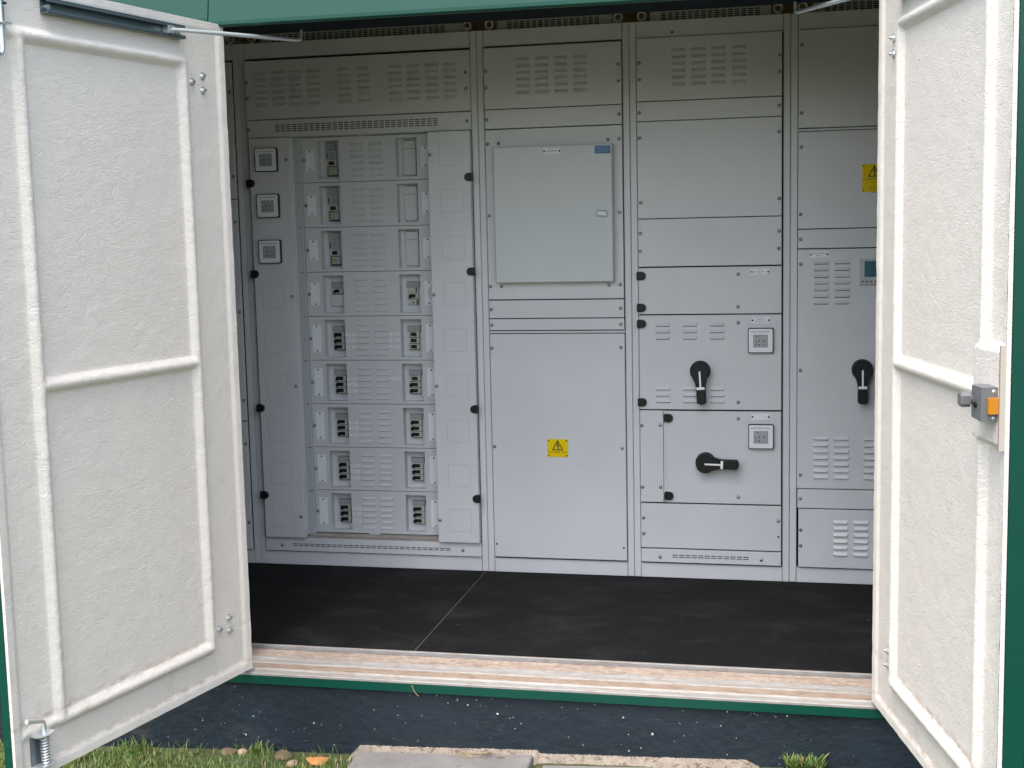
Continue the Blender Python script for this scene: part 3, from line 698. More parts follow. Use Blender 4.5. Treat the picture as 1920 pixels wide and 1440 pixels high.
# section 4: its right half is behind the right door
c4 = cubicle(X3, X4, 'grey switchboard section half hidden behind the right open door, with a digital meter', cowl=(2.215, 2.88, 2.26, 22, 0.0245), eyes=(2.1805, 2.895))
a, b = 2.1665, 2.9110
panel(c4, a, b, 1.6900, 2.0380, [(2.1783, 1.9856), (2.1776, 1.7438), (2.90, 1.9856), (2.90, 1.7438)])
mb = MB(); mb.box(2.1645, 2.9130, -0.009, 0.004, 1.6790, 1.6870, M['paint'], 0.0015); mb.build('cross_bar', c4)
panel(c4, a, b, 1.3278, 1.6765, [(2.1774, 1.6222), (2.1758, 1.3806), (2.90, 1.6222), (2.90, 1.3806)])
panel(c4, a, b, 1.2563, 1.3246, [(2.1764, 1.2896), (2.90, 1.2896)])
panel(c4, a, b, 0.3635, 1.2525, [(2.1766, 1.1989), (2.1777, 0.8072), (2.1787, 0.4146), (2.90, 1.1989), (2.90, 0.8072), (2.90, 0.4146)],
      [([(2.2215, 2.2790), (2.2953, 2.3538)], [1.2050 - 0.02435 * i for i in range(7)]), ([(2.2240, 2.2815), (2.2965, 2.3548), (2.4045, 2.4620), (2.4780, 2.5360)], [0.5553 - 0.02435 * i for i in range(7)])], name='hinged_panel')
panel(c4, a + .002, b, 0.2885, 0.3600, [(2.1790, 0.3245), (2.90, 0.3245)])
panel(c4, a + .006, b, 0.0620, 0.2845, [(2.1807, 0.2047), (2.1810, 0.1439), (2.90, 0.2047)], [([(2.2975, 2.3534), (2.3710, 2.4270), (2.4450, 2.5010), (2.5190, 2.5750)], [0.2400 - 0.02440 * i for i in range(6)])])
rotary_handle(c4, 2.3985, 0.8110, math.radians(-0.5))
plate(c4, 2.2088, 2.2755, 1.2220, 1.2450, ('MAIN INCOMING', 'SUPPLY'), size=0.0064)
mb = MB(); mb.box(2.3855, 2.4815, -0.022, -0.012, 1.1208, 1.2150, M['meter'], 0.002); mt = mb.build('digital_meter', c4)
mb = MB(); mb.box(2.4028, 2.4640, -0.0226, -0.0215, 1.1490, 1.2075, M['lcd'], 0.0004)
for i in range(4): mb.box(2.4240, 2.4600, -0.0228, -0.0224, 1.1560 + .013 * i, 1.1600 + .013 * i, M['ink'])
mb.build('meter_screen', mt)
for i in range(5): mb = MB(); mb.cyl((2.3970 + .0150 * i, -0.022, 1.1330), (0, -1, 0), 0.0034, 0.0015, M['ink'], 12); mb.build('meter_button', mt)
warning_sign(c4, 2.3920, 2.4760, 1.4545, 1.5535, ('DANGER', 'LIVE SIDE', 'OF', 'INCOMING', 'TERMINALS', 'BEHIND'), big=0.0095)

# ------------------------------------------------------------------ the container building
Z0 = -0.066; YF = -1.20; JL, JR = 0.398, 2.408; HZ = 1.966
bd = thing('equipment_container', 'dark green steel equipment container with its doorway standing open', 'building', (1.43, YF, 0)); SHIFT.append(bd)
mb = MB()
mb.box(-2.6, JL, YF + .004, YF + .06, Z0, 2.62, M['green'], .002); mb.box(JR, 4.9, YF + .004, YF + .06, Z0, 2.62, M['green'], .002)
mb.box(-2.6, -2.54, YF + .062, 1.55, Z0, 2.62, M['green']); mb.box(4.84, 4.9, YF + .062, 1.55, Z0, 2.62, M['green']); mb.box(-2.6, 4.9, 1.552, 1.61, Z0, 2.62, M['green'])
mb.build('outer_wall', bd)
mb = MB(); mb.box(-2.7, 5.0, YF - .06, 1.7, 2.625, 2.70, M['green']); mb.build('roof', bd)
# header: hooded fascia leaning back, rolled lower lip, dark underside
def header(x0, x1, nm='header_fascia', dz=0.0, dy=0.0):
    mb = MB(); prof = [(-1.196, HZ + dz), (-1.214, HZ - .002 + dz), (-1.222, HZ + .004 + dz), (-1.222, HZ + .014 + dz), (-1.1975, HZ + .170), (-1.150, HZ + .170), (-1.150, HZ + .02)]
    n = len(prof); vs = [(x0, y + dy, z) for y, z in prof] + [(x1, y + dy, z) for y, z in prof]
    mb.add(vs, [(i, i + 1, n + i + 1, n + i)[::-1] for i in range(n - 1)] + [tuple(range(n)), tuple(range(n, 2 * n))[::-1]], M['green']); return mb.build(nm, bd)
header(0.4475, 4.9); header(-2.6, 0.4440, dz=0.012, dy=0.002)
mb = MB(); mb.box(JL + .0005, JR - .0005, YF + .005, YF + .06, HZ + .06, 2.62, M['green']); mb.build('outer_wall', bd)
mb = MB(); mb.dome((0.4585, -1.2135, 1.9880), (0, -1, 0.3), 0.0085, 0.007, M['whitepaint'], 14); mb.build('white_bolt', bd)
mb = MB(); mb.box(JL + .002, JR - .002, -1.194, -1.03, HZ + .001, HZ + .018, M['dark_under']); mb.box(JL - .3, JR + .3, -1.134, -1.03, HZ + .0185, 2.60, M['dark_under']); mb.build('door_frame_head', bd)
for a, b, nm in ((JL - .05, JL - .001, 'jamb'), (JR + .001, JR + .05, 'jamb')):
    mb = MB(); mb.box(a, b, YF + .062, -1.04, -.06, HZ + .05, M['cream']); mb.build('door_jamb', bd)
mb = MB(); mb.box(-2.53, 4.83, -1.13, -1.09, 2.605, 2.61, M['ply']); mb.box(-2.53, JL - .055, YF + .062, -1.09, Z0 + .002, 2.60, M['cream']); mb.box(JR + .055, 4.83, YF + .062, -1.09, Z0 + .002, 2.60, M['cream'])
mb.box(-2.538, -2.50, -1.088, 1.548, 0.0, 2.60, M['cream']); mb.box(4.80, 4.838, -1.088, 1.548, 0.0, 2.60, M['cream']); mb.box(-2.498, 4.798, 0.72, 0.76, 0.0, 2.56, M['ply'])
mb.build('inner_lining', bd)
mb = MB(); mb.box(-2.498, 4.798, -1.088, 0.718, 2.45, 2.49, M['ceiling']); mb.build('ceiling', bd)
# floor in two black sheets with a fine pale joint
FS = 0.9575
mb = MB(); mb.box(-2.49, FS - .0012, -1.005, 0.118, -0.02, -0.0005, M['floor']); mb.build('rubber_floor_sheet', bd)
mb = MB(); mb.box(FS + .0012, 4.79, -1.005, 0.118, -0.02, -0.0005, M['floor']); mb.build('rubber_floor_sheet', bd)
mb = MB(); mb.box(FS - .0011, FS + .0011, -1.004, 0.118, -0.02, -0.0016, M['footing']); mb.build('floor_joint', bd)
# threshold, from the floor outwards
mb = MB(); mb.box(JL - .02, JR + .02, -1.0155, -1.0055, -0.02, 0.0008, M['alu'], .001); mb.build('floor_edge_strip', bd)
mb = MB(); mb.box(JL - .02, JR + .02, -1.034, -1.016, -0.03, -0.0125, M['rubber']); mb.build('threshold_seal', bd)
mb = MB(); vs = []; nx = 160; ys = [-1.0345, -1.045, -1.06, -1.075, -1.09, -1.099]
for j, y in enumerate(ys):
    for i in range(nx + 1):
        vs.append((JL - .02 + (JR - JL + .04) * i / nx, y, -0.0065 - 0.004 * j / 5 + random.uniform(-1, 1) * 0.0006))
fs = [(j * (nx + 1) + i, (j + 1) * (nx + 1) + i, (j + 1) * (nx + 1) + i + 1, j * (nx + 1) + i + 1) for j in range(len(ys) - 1) for i in range(nx)]
mb.add(vs, fs, M['pink']); mb.build('grp_ledge', bd)
mb = MB()
prof = [(-1.0995, -.030), (-1.0995, -.0085), (-1.104, -.0085), (-1.106, -.0150), (-1.127, -.0170), (-1.129, -.0210), (-1.150, -.0225), (-1.152, -.0195), (-1.172, -.0215), (-1.176, -.0270), (-1.1985, -.0290), (-1.2005, -.0310), (-1.2005, -.0370), (-1.195, -.0370)]
n = len(prof)
for i in range(n - 1):
    (y0, z0), (y1, z1) = prof[i], prof[i + 1]
    mt_ = M['aludirt'] if i in (5, 7) else M['alu']
    mb.add([(JL - .02, y0, z0), (JR + .02, y0, z0), (JR + .02, y1, z1), (JL - .02, y1, z1)], [(0, 3, 2, 1)], mt_)
mb.build('aluminium_threshold', bd)
mb = MB(); mb.box(JL + .001, JR - .001, YF, YF + .05, Z0, -0.0372, M['green'], .0015); mb.build('sill_beam', bd)
# old white paint left on the wall by the right door
mb = MB()
for q in range(3):
    z0 = 1.30 - .035 * q; pts = []
    for i in range(9): pts.append((2.812 + .012 * math.sin(i * 1.9 + q) + .010 * (i % 3), z0 - .016 * math.sin(i / 8 * PI * 2) * 1.0 + .004 * math.cos(i * 3.1)))
    cx_, cz_ = sum(p[0] for p in pts) / 9, sum(p[1] for p in pts) / 9
    pts.sort(key=lambda p: math.atan2(p[1] - cz_, p[0] - cx_))
    mb.add([(x, YF + .0035, z) for x, z in pts], [tuple(range(9))], M['strip'])
mb.build('paint_chip', bd)

# concrete plinth under the container
pl = thing('concrete_plinth', 'navy blue painted concrete plinth with white chips under the green container', 'foundation', (1.4, -1.18, -.4)); SHIFT.append(pl)
mb = MB(); nx, nz = 520, 24; vs = []
for j in range(nz + 1):
    for i in range(nx + 1):
        x = -2.55 + 7.4 * i / nx; z = -.45 + (.45 + Z0 - .003) * j / nz
        pit = -0.004 * max(0, math.sin(x * 61 + z * 37) * math.sin(x * 23 - z * 91) - .55)
        vs.append((x, -1.188 + pit + .0012 * math.sin(x * 7.3 + z * 11), z + (0.002 * math.sin(x * 33) if j == nz else 0)))
mb.add(vs, [(j * (nx + 1) + i, j * (nx + 1) + i + 1, (j + 1) * (nx + 1) + i + 1, (j + 1) * (nx + 1) + i) for j in range(nz) for i in range(nx)], M['navy'], True)
mb.box(-2.55, 4.85, -1.18, 1.58, -.45, Z0 - .0035, M['navy']); mb.build('plinth_wall', pl)
rs = random.Random(3); mb = MB()
for k in range(420):      # chips of pale aggregate showing through the paint
    c_ = rs.random()
    x = rs.uniform(0.1, 2.7); z = rs.uniform(-.26, -.075)
    if c_ < .25: z = rs.uniform(-.085, -.073)
    elif c_ < .45: x = rs.gauss(0.98, .10); z = -.225 + abs(rs.gauss(0, .035))
    elif c_ < .6: x = rs.gauss(0.75, .12)
    r = rs.uniform(.0006, .0018) if rs.random() < .78 else rs.uniform(.0018, .0034)
    mb.dome((x, -1.1865, z), (rs.uniform(-.2, .2), -1, rs.uniform(-.2, .2)), r, r * .6, M['strip'] if rs.random() < .6 else M['footing'], 6, 2)
tag(mb.build('paint_chip', pl), kind='stuff')

# ------------------------------------------------------------------ doors (local x runs from hinge to free edge, inner face at local y = 0)
def bead(d, w, h):
    return np.where(np.abs(d) < w, h * np.power(np.clip(1 - (d / w) ** 2, 0, 1), 0.55), 0)
def blur(a, k=1):
    for _ in range(k):
        b = np.pad(a, 1, mode='edge'); a = (b[:-2, 1:-1] + b[2:, 1:-1] + b[1:-1, :-2] + b[1:-1, 2:] + 2 * b[1:-1, 1:-1]) / 6
    return a
def door(name, label, hx, ang, sgn, width, zb, zt, beads, mids, thick, pad=None, ext=False):
    d = thing(name, label, 'door', (hx, YF, 0), ang)
    ds = 0.004; ns, nz = int(round(width / ds)), int(round((zt - zb) / ds))
    S = np.linspace(0, width, ns + 1); Zs = np.linspace(zb, zt, nz + 1); SS, ZZ = np.meshgrid(S, Zs)
    (s0, s1), (zlo, zhi) = beads; w, H = 0.0175, 0.0175
    base = -0.009
    # turned-up lip round the edge
    e = np.minimum.reduce([SS, width - SS, ZZ - zb, zt - ZZ]); lip = np.clip((0.034 - e) / 0.012, 0, 1) * 0.006 + np.clip((0.034 - e) / 0.034, 0, 1) * 0.002
    h = base + lip
    crease = -0.0 * e
    rng = np.random.RandomState(5 if sgn > 0 else 9)
    wob = blur(rng.randn(*SS.shape), 6); wob /= wob.std(); wob2 = blur(rng.randn(*SS.shape), 40); wob2 /= wob2.std()
    ww = w
    inz = (ZZ > zlo - .004) & (ZZ < zhi + .004); ins = (SS > s0 - .004) & (SS < s1 + .004)
    v0 = np.where(inz, bead(SS - s0, ww, H), 0); v1 = np.where(inz, bead(SS - s1, ww, H), 0)
    hb = np.zeros_like(SS)
    for zc in (zlo, zhi, *mids): hb = np.maximum(hb, np.where(ins, bead(ZZ - zc, ww, H), 0))
    for cs in (s0, s1):
        for cz in (zlo, zhi):
            dd = np.hypot(SS - cs, ZZ - cz); hb = np.maximum(hb, np.where(dd < w, H * np.power(np.clip(1 - (dd / w) ** 2, 0, 1), .55), 0))
    bb = np.maximum.reduce([v0, v1, hb])
    if ext:
        for zc in (zlo, zhi): bb = np.maximum(bb, np.where((SS > s1) & (SS < width - .03), bead(ZZ - zc, .014, .009), 0))
    if pad:
        p0, p1, q0, q1 = pad
        # rib at the free side stops short of the lock block with a filleted end
        blk = np.clip(np.minimum.reduce([SS - p0, ZZ - q0, q1 - ZZ]) / .016, 0, 1); blk = blk * blk * (3 - 2 * blk)
        bb = blur(bb, 3); h = (h + bb) * (1 - blk) + .0115 * blk; bb = bb * 0
    else: bb = blur(bb, 3)
    h = h + bb + wob * .00010 + (bb > .004) * wob * .00022 + wob2 * .00025
    h[0, :] = h[1, :]
    # lateral waviness of the trimmed edge
    V = np.stack([SS, sgn * h, ZZ], -1).reshape(-1, 3)
    idx = np.arange((ns + 1) * (nz + 1)).reshape(nz + 1, ns + 1)
    q = np.stack([idx[:-1, :-1], idx[:-1, 1:], idx[1:, 1:], idx[1:, :-1]], -1)
    if sgn > 0: q = q[..., ::-1]
    fs_, fz_ = (SS[:-1, :-1] + ds / 2), (ZZ[:-1, :-1] + ds / 2)
    own = np.zeros(fs_.shape, int)
    k = 1; names = ['inner_skin']
    wz = w + .003
    for zc in (zlo, zhi, *mids):
        own[(np.abs(fz_ - zc) < wz) & (fs_ > s0 + wz) & (fs_ < s1 - wz)] = k; k += 1; names.append('moulded_rib')
    for scn in (s0, s1):
        own[(np.abs(fs_ - scn) < wz) & (fz_ > zlo - wz) & (fz_ < zhi + wz)] = k; k += 1; names.append('moulded_rib')
    if pad:
        own[(fs_ > pad[0] - .002) & (fz_ > pad[2] - .002) & (fz_ < pad[3] + .002)] = k; k += 1; names.append('lock_pad')
    Q = q.reshape(-1, 4); O = own.reshape(-1)
    for i, nm in enumerate(names):
        ff = Q[O == i]; used, inv = np.unique(ff, return_inverse=True); ff2 = inv.reshape(-1, 4)
        me = bpy.data.meshes.new(nm); me.vertices.add(len(used)); me.vertices.foreach_set('co', V[used].ravel())
        me.loops.add(ff2.size); me.loops.foreach_set('vertex_index', ff2.ravel().astype(np.int32)); me.polygons.add(len(ff2))
        me.polygons.foreach_set('loop_start', np.arange(0, ff2.size, 4, dtype=np.int32)); me.update(calc_edges=True); me.validate()
        me.polygons.foreach_set('use_smooth', np.ones(len(ff2), bool)); me.materials.append(M['fibre'])
        o = bpy.data.objects.new(nm, me); COL.objects.link(o); o.parent = d
    # trimmed rim of the skin, then the green outer leaf behind it
    mb = MB(); ya, yb = sgn * -0.0020, sgn * -0.012
    y0, y1 = min(ya, yb), max(ya, yb)
    mb.box(0.0, width, y0, y1 - .0004, zb, zb + .003, M['fibre']); mb.box(0, width, y0, y1 - .0004, zt - .003, zt, M['fibre'])
    mb.box(0, .003, y0, y1 - .0004, zb + .003, zt - .003, M['fibre']); mb.box(width - .003, width, y0, y1 - .0004, zb + .003, zt - .003, M['fibre'])
    mb.build('skin_rim', d)
    ya, yb = sgn * -0.0135, sgn * -(0.0135 + thick); y0, y1 = min(ya, yb), max(ya, yb)
    mb = MB(); mb.box(0.004, width + .001, y0, y1, zb + .001, zt - .001, M['green'])
    mb.build('outer_leaf', d)
    mb = MB(); ya, yb = sgn * -0.0120, sgn * -0.0135; mb.box(0.002, width - .0015, min(ya, yb), max(ya, yb), zb + .0015, zt - .0015, M['rubber']); mb.build('rubber_seal', d)
    return d
LA, RA = math.radians(-102.76), math.radians(-77.638)
DL = door('container_door', 'off-white fibreglass inner face of the left door, with a sliding stay and shoot bolts', 0.4844, LA, 1, 0.9720, -0.0135, 1.9720, ((0.192, 0.811), (0.110, 1.846)), (0.9780,), 0.024, ext=True)
DR = door('container_door', 'off-white fibreglass inner face of the right door, fitted with a grey night latch', 2.3750, RA, -1, 0.9470, -0.0135, 1.9720, ((0.190, 0.820), (0.108, 1.846)), (0.9760,), 0.043, pad=(0.784, 0.9470, 0.868, 1.090))
DL['group'] = DR['group'] = 'pair of container doors'
def hbolt(d, s, z, sgn):
    mb = MB(); y = sgn * -.0085
    mb.cyl((s, y, z), (0, sgn, 0), 0.0115, 0.0016, M['steel'], 20); mb.cyl((s, y + sgn * .0016, z), (0, sgn, 0), 0.0075, 0.0065, M['steel'], 6, smooth=False)
    mb.cyl((s, y + sgn * .008, z), (0, sgn, 0), 0.0040, 0.005, M['screw'], 10, .003); return mb.build('hinge_bolt', d)
for s, z in ((.150, 1.7930), (.101, 1.8135), (.101, 1.7722), (.147, .1555), (.099, .1783), (.099, .1378)): hbolt(DL, s, z, 1)
for s, z in ((.116, 1.8200), (.116, 1.7795), (.131, .1795), (.131, .1397)): hbolt(DR, s, z, -1)
def stay(d, sgn, s0, s1, z, pin_s, end_local):
    """C-channel with a sliding rod"""
    y = sgn * -.008; t = .0022; hh = .0185; dp = .024
    def bx(mb, a, b, ya, yb, c, e, m): mb.box(a, b, min(ya, yb), max(ya, yb), c, e, m)
    mb = MB(); bx(mb, s0, s1, y, y + sgn * t, z - hh, z + hh, M['galv'])
    for q in (1, -1):
        a_, b_ = sorted((z + q * hh, z + q * (hh - t))); bx(mb, s0, s1, y, y + sgn * dp, a_, b_, M['galv'])
        a_, b_ = sorted((z + q * hh, z + q * (hh - .009))); bx(mb, s0, s1, y + sgn * (dp - t), y + sgn * dp, a_, b_, M['galv'])
    mb.cyl((s1 - .018, y + sgn * t, z), (0, sgn, 0), 0.0065, 0.008, M['steel'], 12); mb.cyl((s0 + .02, y + sgn * t, z), (0, sgn, 0), 0.0065, 0.008, M['steel'], 12)
    o = mb.build('stay_channel', d)
    mb = MB(); py = y + sgn * (dp * .5)
    mb.cyl((pin_s, py, z - hh * .9), (0, 0, 1), .0045, hh * 1.8, M['steel'], 12); bx(mb, pin_s - .012, pin_s + .010, y + sgn * .004, y + sgn * (dp + .006), z - .010, z + .010, M['steel'])
    mb.build('stay_slider', d)
    e = Vector(end_local); p0 = Vector((pin_s, y + sgn * (dp + .003), z)); dr_ = (e - p0).normalized()
    pts = [p0, p0 + dr_ * .03] + [p0.lerp(e, k) for k in (.3, .6, .9)] + [e - dr_ * .012, e + Vector((0, 0, .003)), e + dr_ * .003 + Vector((0, 0, .016)), e + dr_ * .003 + Vector((0, 0, .045))]
    mb = MB(); mb.tube(pts, [.005, .0058] + [.0060] * 3 + [.0056, .0052, .0048, .0048], M['steel'], 12); mb.build('stay_rod', d)
def to_local(d, p):
    a_ = d.rotation_euler.z; v = Vector(p) - d.location; return (v.x * math.cos(a_) + v.y * math.sin(a_), -v.x * math.sin(a_) + v.y * math.cos(a_), v.z)
stay(DL, 1, 0.196, 0.727, 1.9245, 0.262, to_local(DL, (0.674, -1.06, 1.9370)))
stay(DR, -1, 0.185, 0.720, 1.9245, 0.300, to_local(DR, (2.157, -1.06, 1.9370)))
def shoot_bolt(d, s, z, sgn, flip):
    """spring bolt in a folded bracket with a bent pull; flip turns it upside down for the top of the door"""
    k = -1 if flip else 1; y = sgn * -.008
    def bx(mb, a, b, ya, yb, c, e, m): mb.box(a, b, min(ya, yb), max(ya, yb), min(c, e), max(c, e), m)
    mb = MB(); bx(mb, s - .030, s + .030, y, y + sgn * .003, z - .042 * k, z + .042 * k, M['galv'])
    o = mb.build('bolt_bracket', d)
    for q in (1, -1):
        pts = [(s + .030 * math.cos(t), y + sgn * (.020 + .018 * math.sin(t))) for t in [PI * i / 10 for i in range(11)]] + [(s - .030, y), (s + .030, y)]
        zc = z + q * .040; vs = [(a, b, zc - .0015) for a, b in pts] + [(a, b, zc + .0015) for a, b in pts]; n = len(pts)
        mb = MB(); mb.add(vs, [(i, (i + 1) % n, n + (i + 1) % n, n + i) for i in range(n)] + [tuple(range(n)), tuple(range(n, 2 * n))], M['steel']); mb.build('bracket_plate', o)
    by = y + sgn * .021; L = .115 if flip else .078
    top = z + k * L
    pts = [(s, by, z - k * .095), (s, by, z + k * (L - .014)), (s + .003, by + sgn * .001, z + k * (L - .006)), (s + .010, by + sgn * .003, top), (s + .060, by + sgn * .004, top + .016)]
    mb = MB(); mb.tube(pts, .0065, M['steel'], 12); mb.build('bolt_rod', d)
    mb = MB(); hel = [(s + .0105 * math.cos(t), by + .0105 * math.sin(t), z - k * (.034) + k * .068 * (t / (2 * PI * 9))) for t in [2 * PI * 9 * i / 144 for i in range(145)]]
    if not flip: mb.tube(hel, .0021, M['steel'], 6); mb.build('bolt_spring', d)
    else:
        mb.cyl((s - .020, by, z + .008), (1, 0, 0), .003, .045, M['black'], 10); mb.build('cross_pin', d)
shoot_bolt(DL, 0.888, 0.0600, 1, False); shoot_bolt(DL, 0.878, 1.9020, 1, True)

# night latch on the right door
YB = -.0115      # top of the pad, local y (inner side is -y)
mb = MB()
def lockbody(mb, s0, s1, z0, z1, ya, yb, m):
    c = .012
    A = [(ya, z0), (yb, z0), (yb, z1), (ya, z1)]; B0 = [(ya, z0 + .002), (yb - .001, z0 + .004), (yb - .001, z1), (ya, z1)]
    B = [(ya, z0 + .012), (yb + .012, z0 + .014), (yb + .012, z1 - .002), (ya, z1 - .002)]
    vs = [(s1, y, z) for y, z in A] + [(s1 - .052, y, z) for y, z in B0] + [(s0, y, z) for y, z in B]
    n = 4; fs = [tuple(range(n))] + [(i, n + i, n + (i + 1) % n, (i + 1) % n) for i in range(n)] + [(n + i, 2 * n + i, 2 * n + (i + 1) % n, n + (i + 1) % n) for i in range(n)] + [tuple(range(2 * n, 3 * n))[::-1]]
    mb.add(vs, fs, m); return
    # outline in (local y, z) at the hinge end is smaller: tapered body
    A = [(ya, z0), (yb + .008, z0), (yb, z0 + .010), (yb, z1 - .010), (yb + .008, z1), (ya, z1)]
    B = [(ya, z0 + .006), (yb + .012, z0 + .006), (yb + .003, z0 + .018), (yb + .003, z1 - .016), (yb + .012, z1 - .004), (ya, z1 - .004)]
    vs = [(s1, y, z) for y, z in A] + [(s1 - .048, y, z) for y, z in A] + [(s0, y, z) for y, z in B]
    n = 6; fs = [tuple(range(n))] + [(i, n + i, n + (i + 1) % n, (i + 1) % n) for i in range(n)] + [(n + i, 2 * n + i, 2 * n + (i + 1) % n, n + (i + 1) % n) for i in range(n)] + [tuple(range(2 * n, 3 * n))[::-1]]
    mb.add(vs, fs, m)
lockbody(mb, 0.862, 0.9400, 0.9310, 1.0020, YB, YB - .034, M['lockgrey'])
lk = mb.build('night_latch', DR)
bm_ = bmesh.new(); bm_.from_mesh(lk.data); bmesh.ops.recalc_face_normals(bm_, faces=bm_.faces); bm_.to_mesh(lk.data); bm_.free()
mb = MB(); mb.box(0.9395, 0.9500, YB - .0215, YB - .0015, 0.9475, 0.9805, M['orange'], .0008); mb.build('latch_bolt', lk)
for z in (0.9375, 0.9930):
    mb = MB(); mb.dome((0.9400, YB - .008, z), (1, 0, 0), .0042, .002, M['steel'], 12); mb.cyl((0.9412, YB - .008, z), (1, 0, 0), .0014, .0012, M['gap'], 6); mb.build('screw', lk)
mb = MB(); mb.cyl((0.8850, YB - .033, 0.9715), (0, -1, 0), .0105, .008, M['lockgrey'], 20)
pts = [(0.8850 - .011, 0.953), (0.8850 + .011, 0.953), (0.8850 + .011, 0.976), (0.8850 - .011, 0.976)]
mb.prism([(0.876, 0.9560), (0.894, 0.9560), (0.899, 0.963), (0.899, 0.980), (0.894, 0.9870), (0.876, 0.9870), (0.871, 0.980), (0.871, 0.963)], YB - .060, YB - .040, M['lockgrey'], .004)
mb.build('thumb_turn', lk)
mb = MB(); mb.cyl((0.9120, YB - .0335, 0.9630), (0, -1, 0), .0065, .004, M['black'], 16); mb.build('snib_button', lk)
mb = MB(); mb.box(0.9472, 0.9480, -.0122, -.0106, 0.870, 1.088, M['sealant']); mb.build('pad_seam', DR)
mb = MB(); mb.box(0.9440, 0.9474, -.0114, .0020, 0.8700, 1.0880, M['rawedge']); mb.build('pad_end', DR)

# ------------------------------------------------------------------ ground
def gz(x): return -.2995 + .0365 * (x + .04)
mb = MB(); xs = [-400, -60, -12, -4, -2] + [-1.5 + .1 * i for i in range(56)] + [4.5, 7, 14, 60, 400]; ysl = [-400, -60, -14, -8, -6] + [-5 + .1 * i for i in range(38)] + [-1.19, 2, 12, 60, 400]
vs = []
for y in ysl:
    for x in xs:
        xx = max(-2, min(4.5, x)); z = gz(xx) - .012 + .006 * math.sin(x * 5.1) * math.cos(y * 4.3) * (1 if abs(x) < 5 and abs(y) < 6 else 0) - (.0 if y > -1.5 else min(.06, (-1.5 - y) * .03))
        vs.append((x, y, z))
nx = len(xs); mb.add(vs, [(j * nx + i, j * nx + i + 1, (j + 1) * nx + i + 1, (j + 1) * nx + i) for j in range(len(ysl) - 1) for i in range(nx - 1)], M['soil'], True)
tag(mb.build('ground'), 'lawn soil in front of the container', kind='structure')
def surf(x, y): return gz(max(-2, min(4.5, x))) - .012 - (0 if y > -1.5 else min(.06, (-1.5 - y) * .03))
# pale footing along the plinth
mb = MB(); nx = 260; prof = [(-1.185, .030), (-1.200, .028), (-1.216, .020), (-1.232, .006), (-1.245, -.012)]; vs = []
rf = random.Random(11); prev = 0
for i in range(nx + 1):
    x = 0.80 + 1.26 * i / nx; prev = prev * .7 + rf.uniform(-1, 1) * .3
    end = min(1, i / 6, (nx - i) / 8)
    step = 0.0 if x < 1.40 else -.010
    for (y, dz) in prof: vs.append((x, y + prev * .007 + rf.uniform(-.0015, .0015) + (.0 if x < 1.40 else .004), gz(x) - .012 + (dz + step) * end + rf.uniform(-.0015, .0015)))
k = len(prof); mb.add(vs, [(i * k + j, i * k + j + 1, (i + 1) * k + j + 1, (i + 1) * k + j) for i in range(nx) for j in range(k - 1)], M['footing'], True)
o = mb.build('concrete_footing'); tag(o, 'rough pale mortar ledge along the foot of the navy plinth', 'footing')
# paving slabs
def slab(x0, x1, y0, y1, dz, label, rot=0.0):
    cx_, cy_ = (x0 + x1) / 2, (y0 + y1) / 2; hx_, hy_ = (x1 - x0) / 2, (y1 - y0) / 2
    mb = MB(); c = .004
    vs = [(-hx_ + c, -hy_ + c, 0), (hx_ - c, -hy_ + c, 0), (hx_ - c, hy_ - c, 0), (-hx_ + c, hy_ - c, 0), (-hx_, -hy_, -c), (hx_, -hy_, -c), (hx_, hy_, -c), (-hx_, hy_, -c), (-hx_, -hy_, -.045), (hx_, -hy_, -.045), (hx_, hy_, -.045), (-hx_, hy_, -.045)]
    mb.add(vs, [(0, 1, 2, 3), (4, 5, 1, 0), (5, 6, 2, 1), (6, 7, 3, 2), (7, 4, 0, 3), (8, 9, 5, 4), (9, 10, 6, 5), (10, 11, 7, 6), (11, 8, 4, 7)], M['slab'])
    o = mb.build('paving_slab'); o.location = (cx_, cy_, surf(cx_, cy_) + dz); o.rotation_euler = (0, -math.atan(.0365), rot)
    return tag(o, label, 'paving slab', 'grey paving slabs by the plinth')
slab(0.850, 1.4000, -1.780, -1.236, .032, 'grey concrete paving slab laid below the doorway, the larger one in view', 0.035)
slab(1.436, 2.000, -1.840, -1.262, .020, 'grey concrete paving slab sunk lower at the bottom edge, right of the larger slab', 0.03)
# stones, clods, leaf
def stone(name, label, cat, x, y, r, m, sq=(1, 1, .7), seed=1, group=None, dz=0.0):
    rr = random.Random(seed); bm = bmesh.new(); bmesh.ops.create_icosphere(bm, subdivisions=3, radius=1)
    ph = [(Vector((rr.uniform(-1, 1), rr.uniform(-1, 1), rr.uniform(-1, 1))).normalized(), rr.uniform(.12, .3)) for _ in range(9)]
    for v in bm.verts:
        k = 1 + sum(a * max(0, v.co.dot(p)) ** 3 for p, a in ph) * .6 - .2; v.co = Vector((v.co.x * sq[0], v.co.y * sq[1], v.co.z * sq[2])) * r * k
    me = bpy.data.meshes.new(name); bm.to_mesh(me); bm.free(); me.materials.append(m)
    for p in me.polygons: p.use_smooth = True
    o = bpy.data.objects.new(name, me); COL.objects.link(o); o.location = (x, y, surf(x, y) + r * .12 + dz); o.rotation_euler = (0, 0, rr.uniform(0, 6))
    return tag(o, label, cat, group)
G1 = 'stones and clods along the plinth'
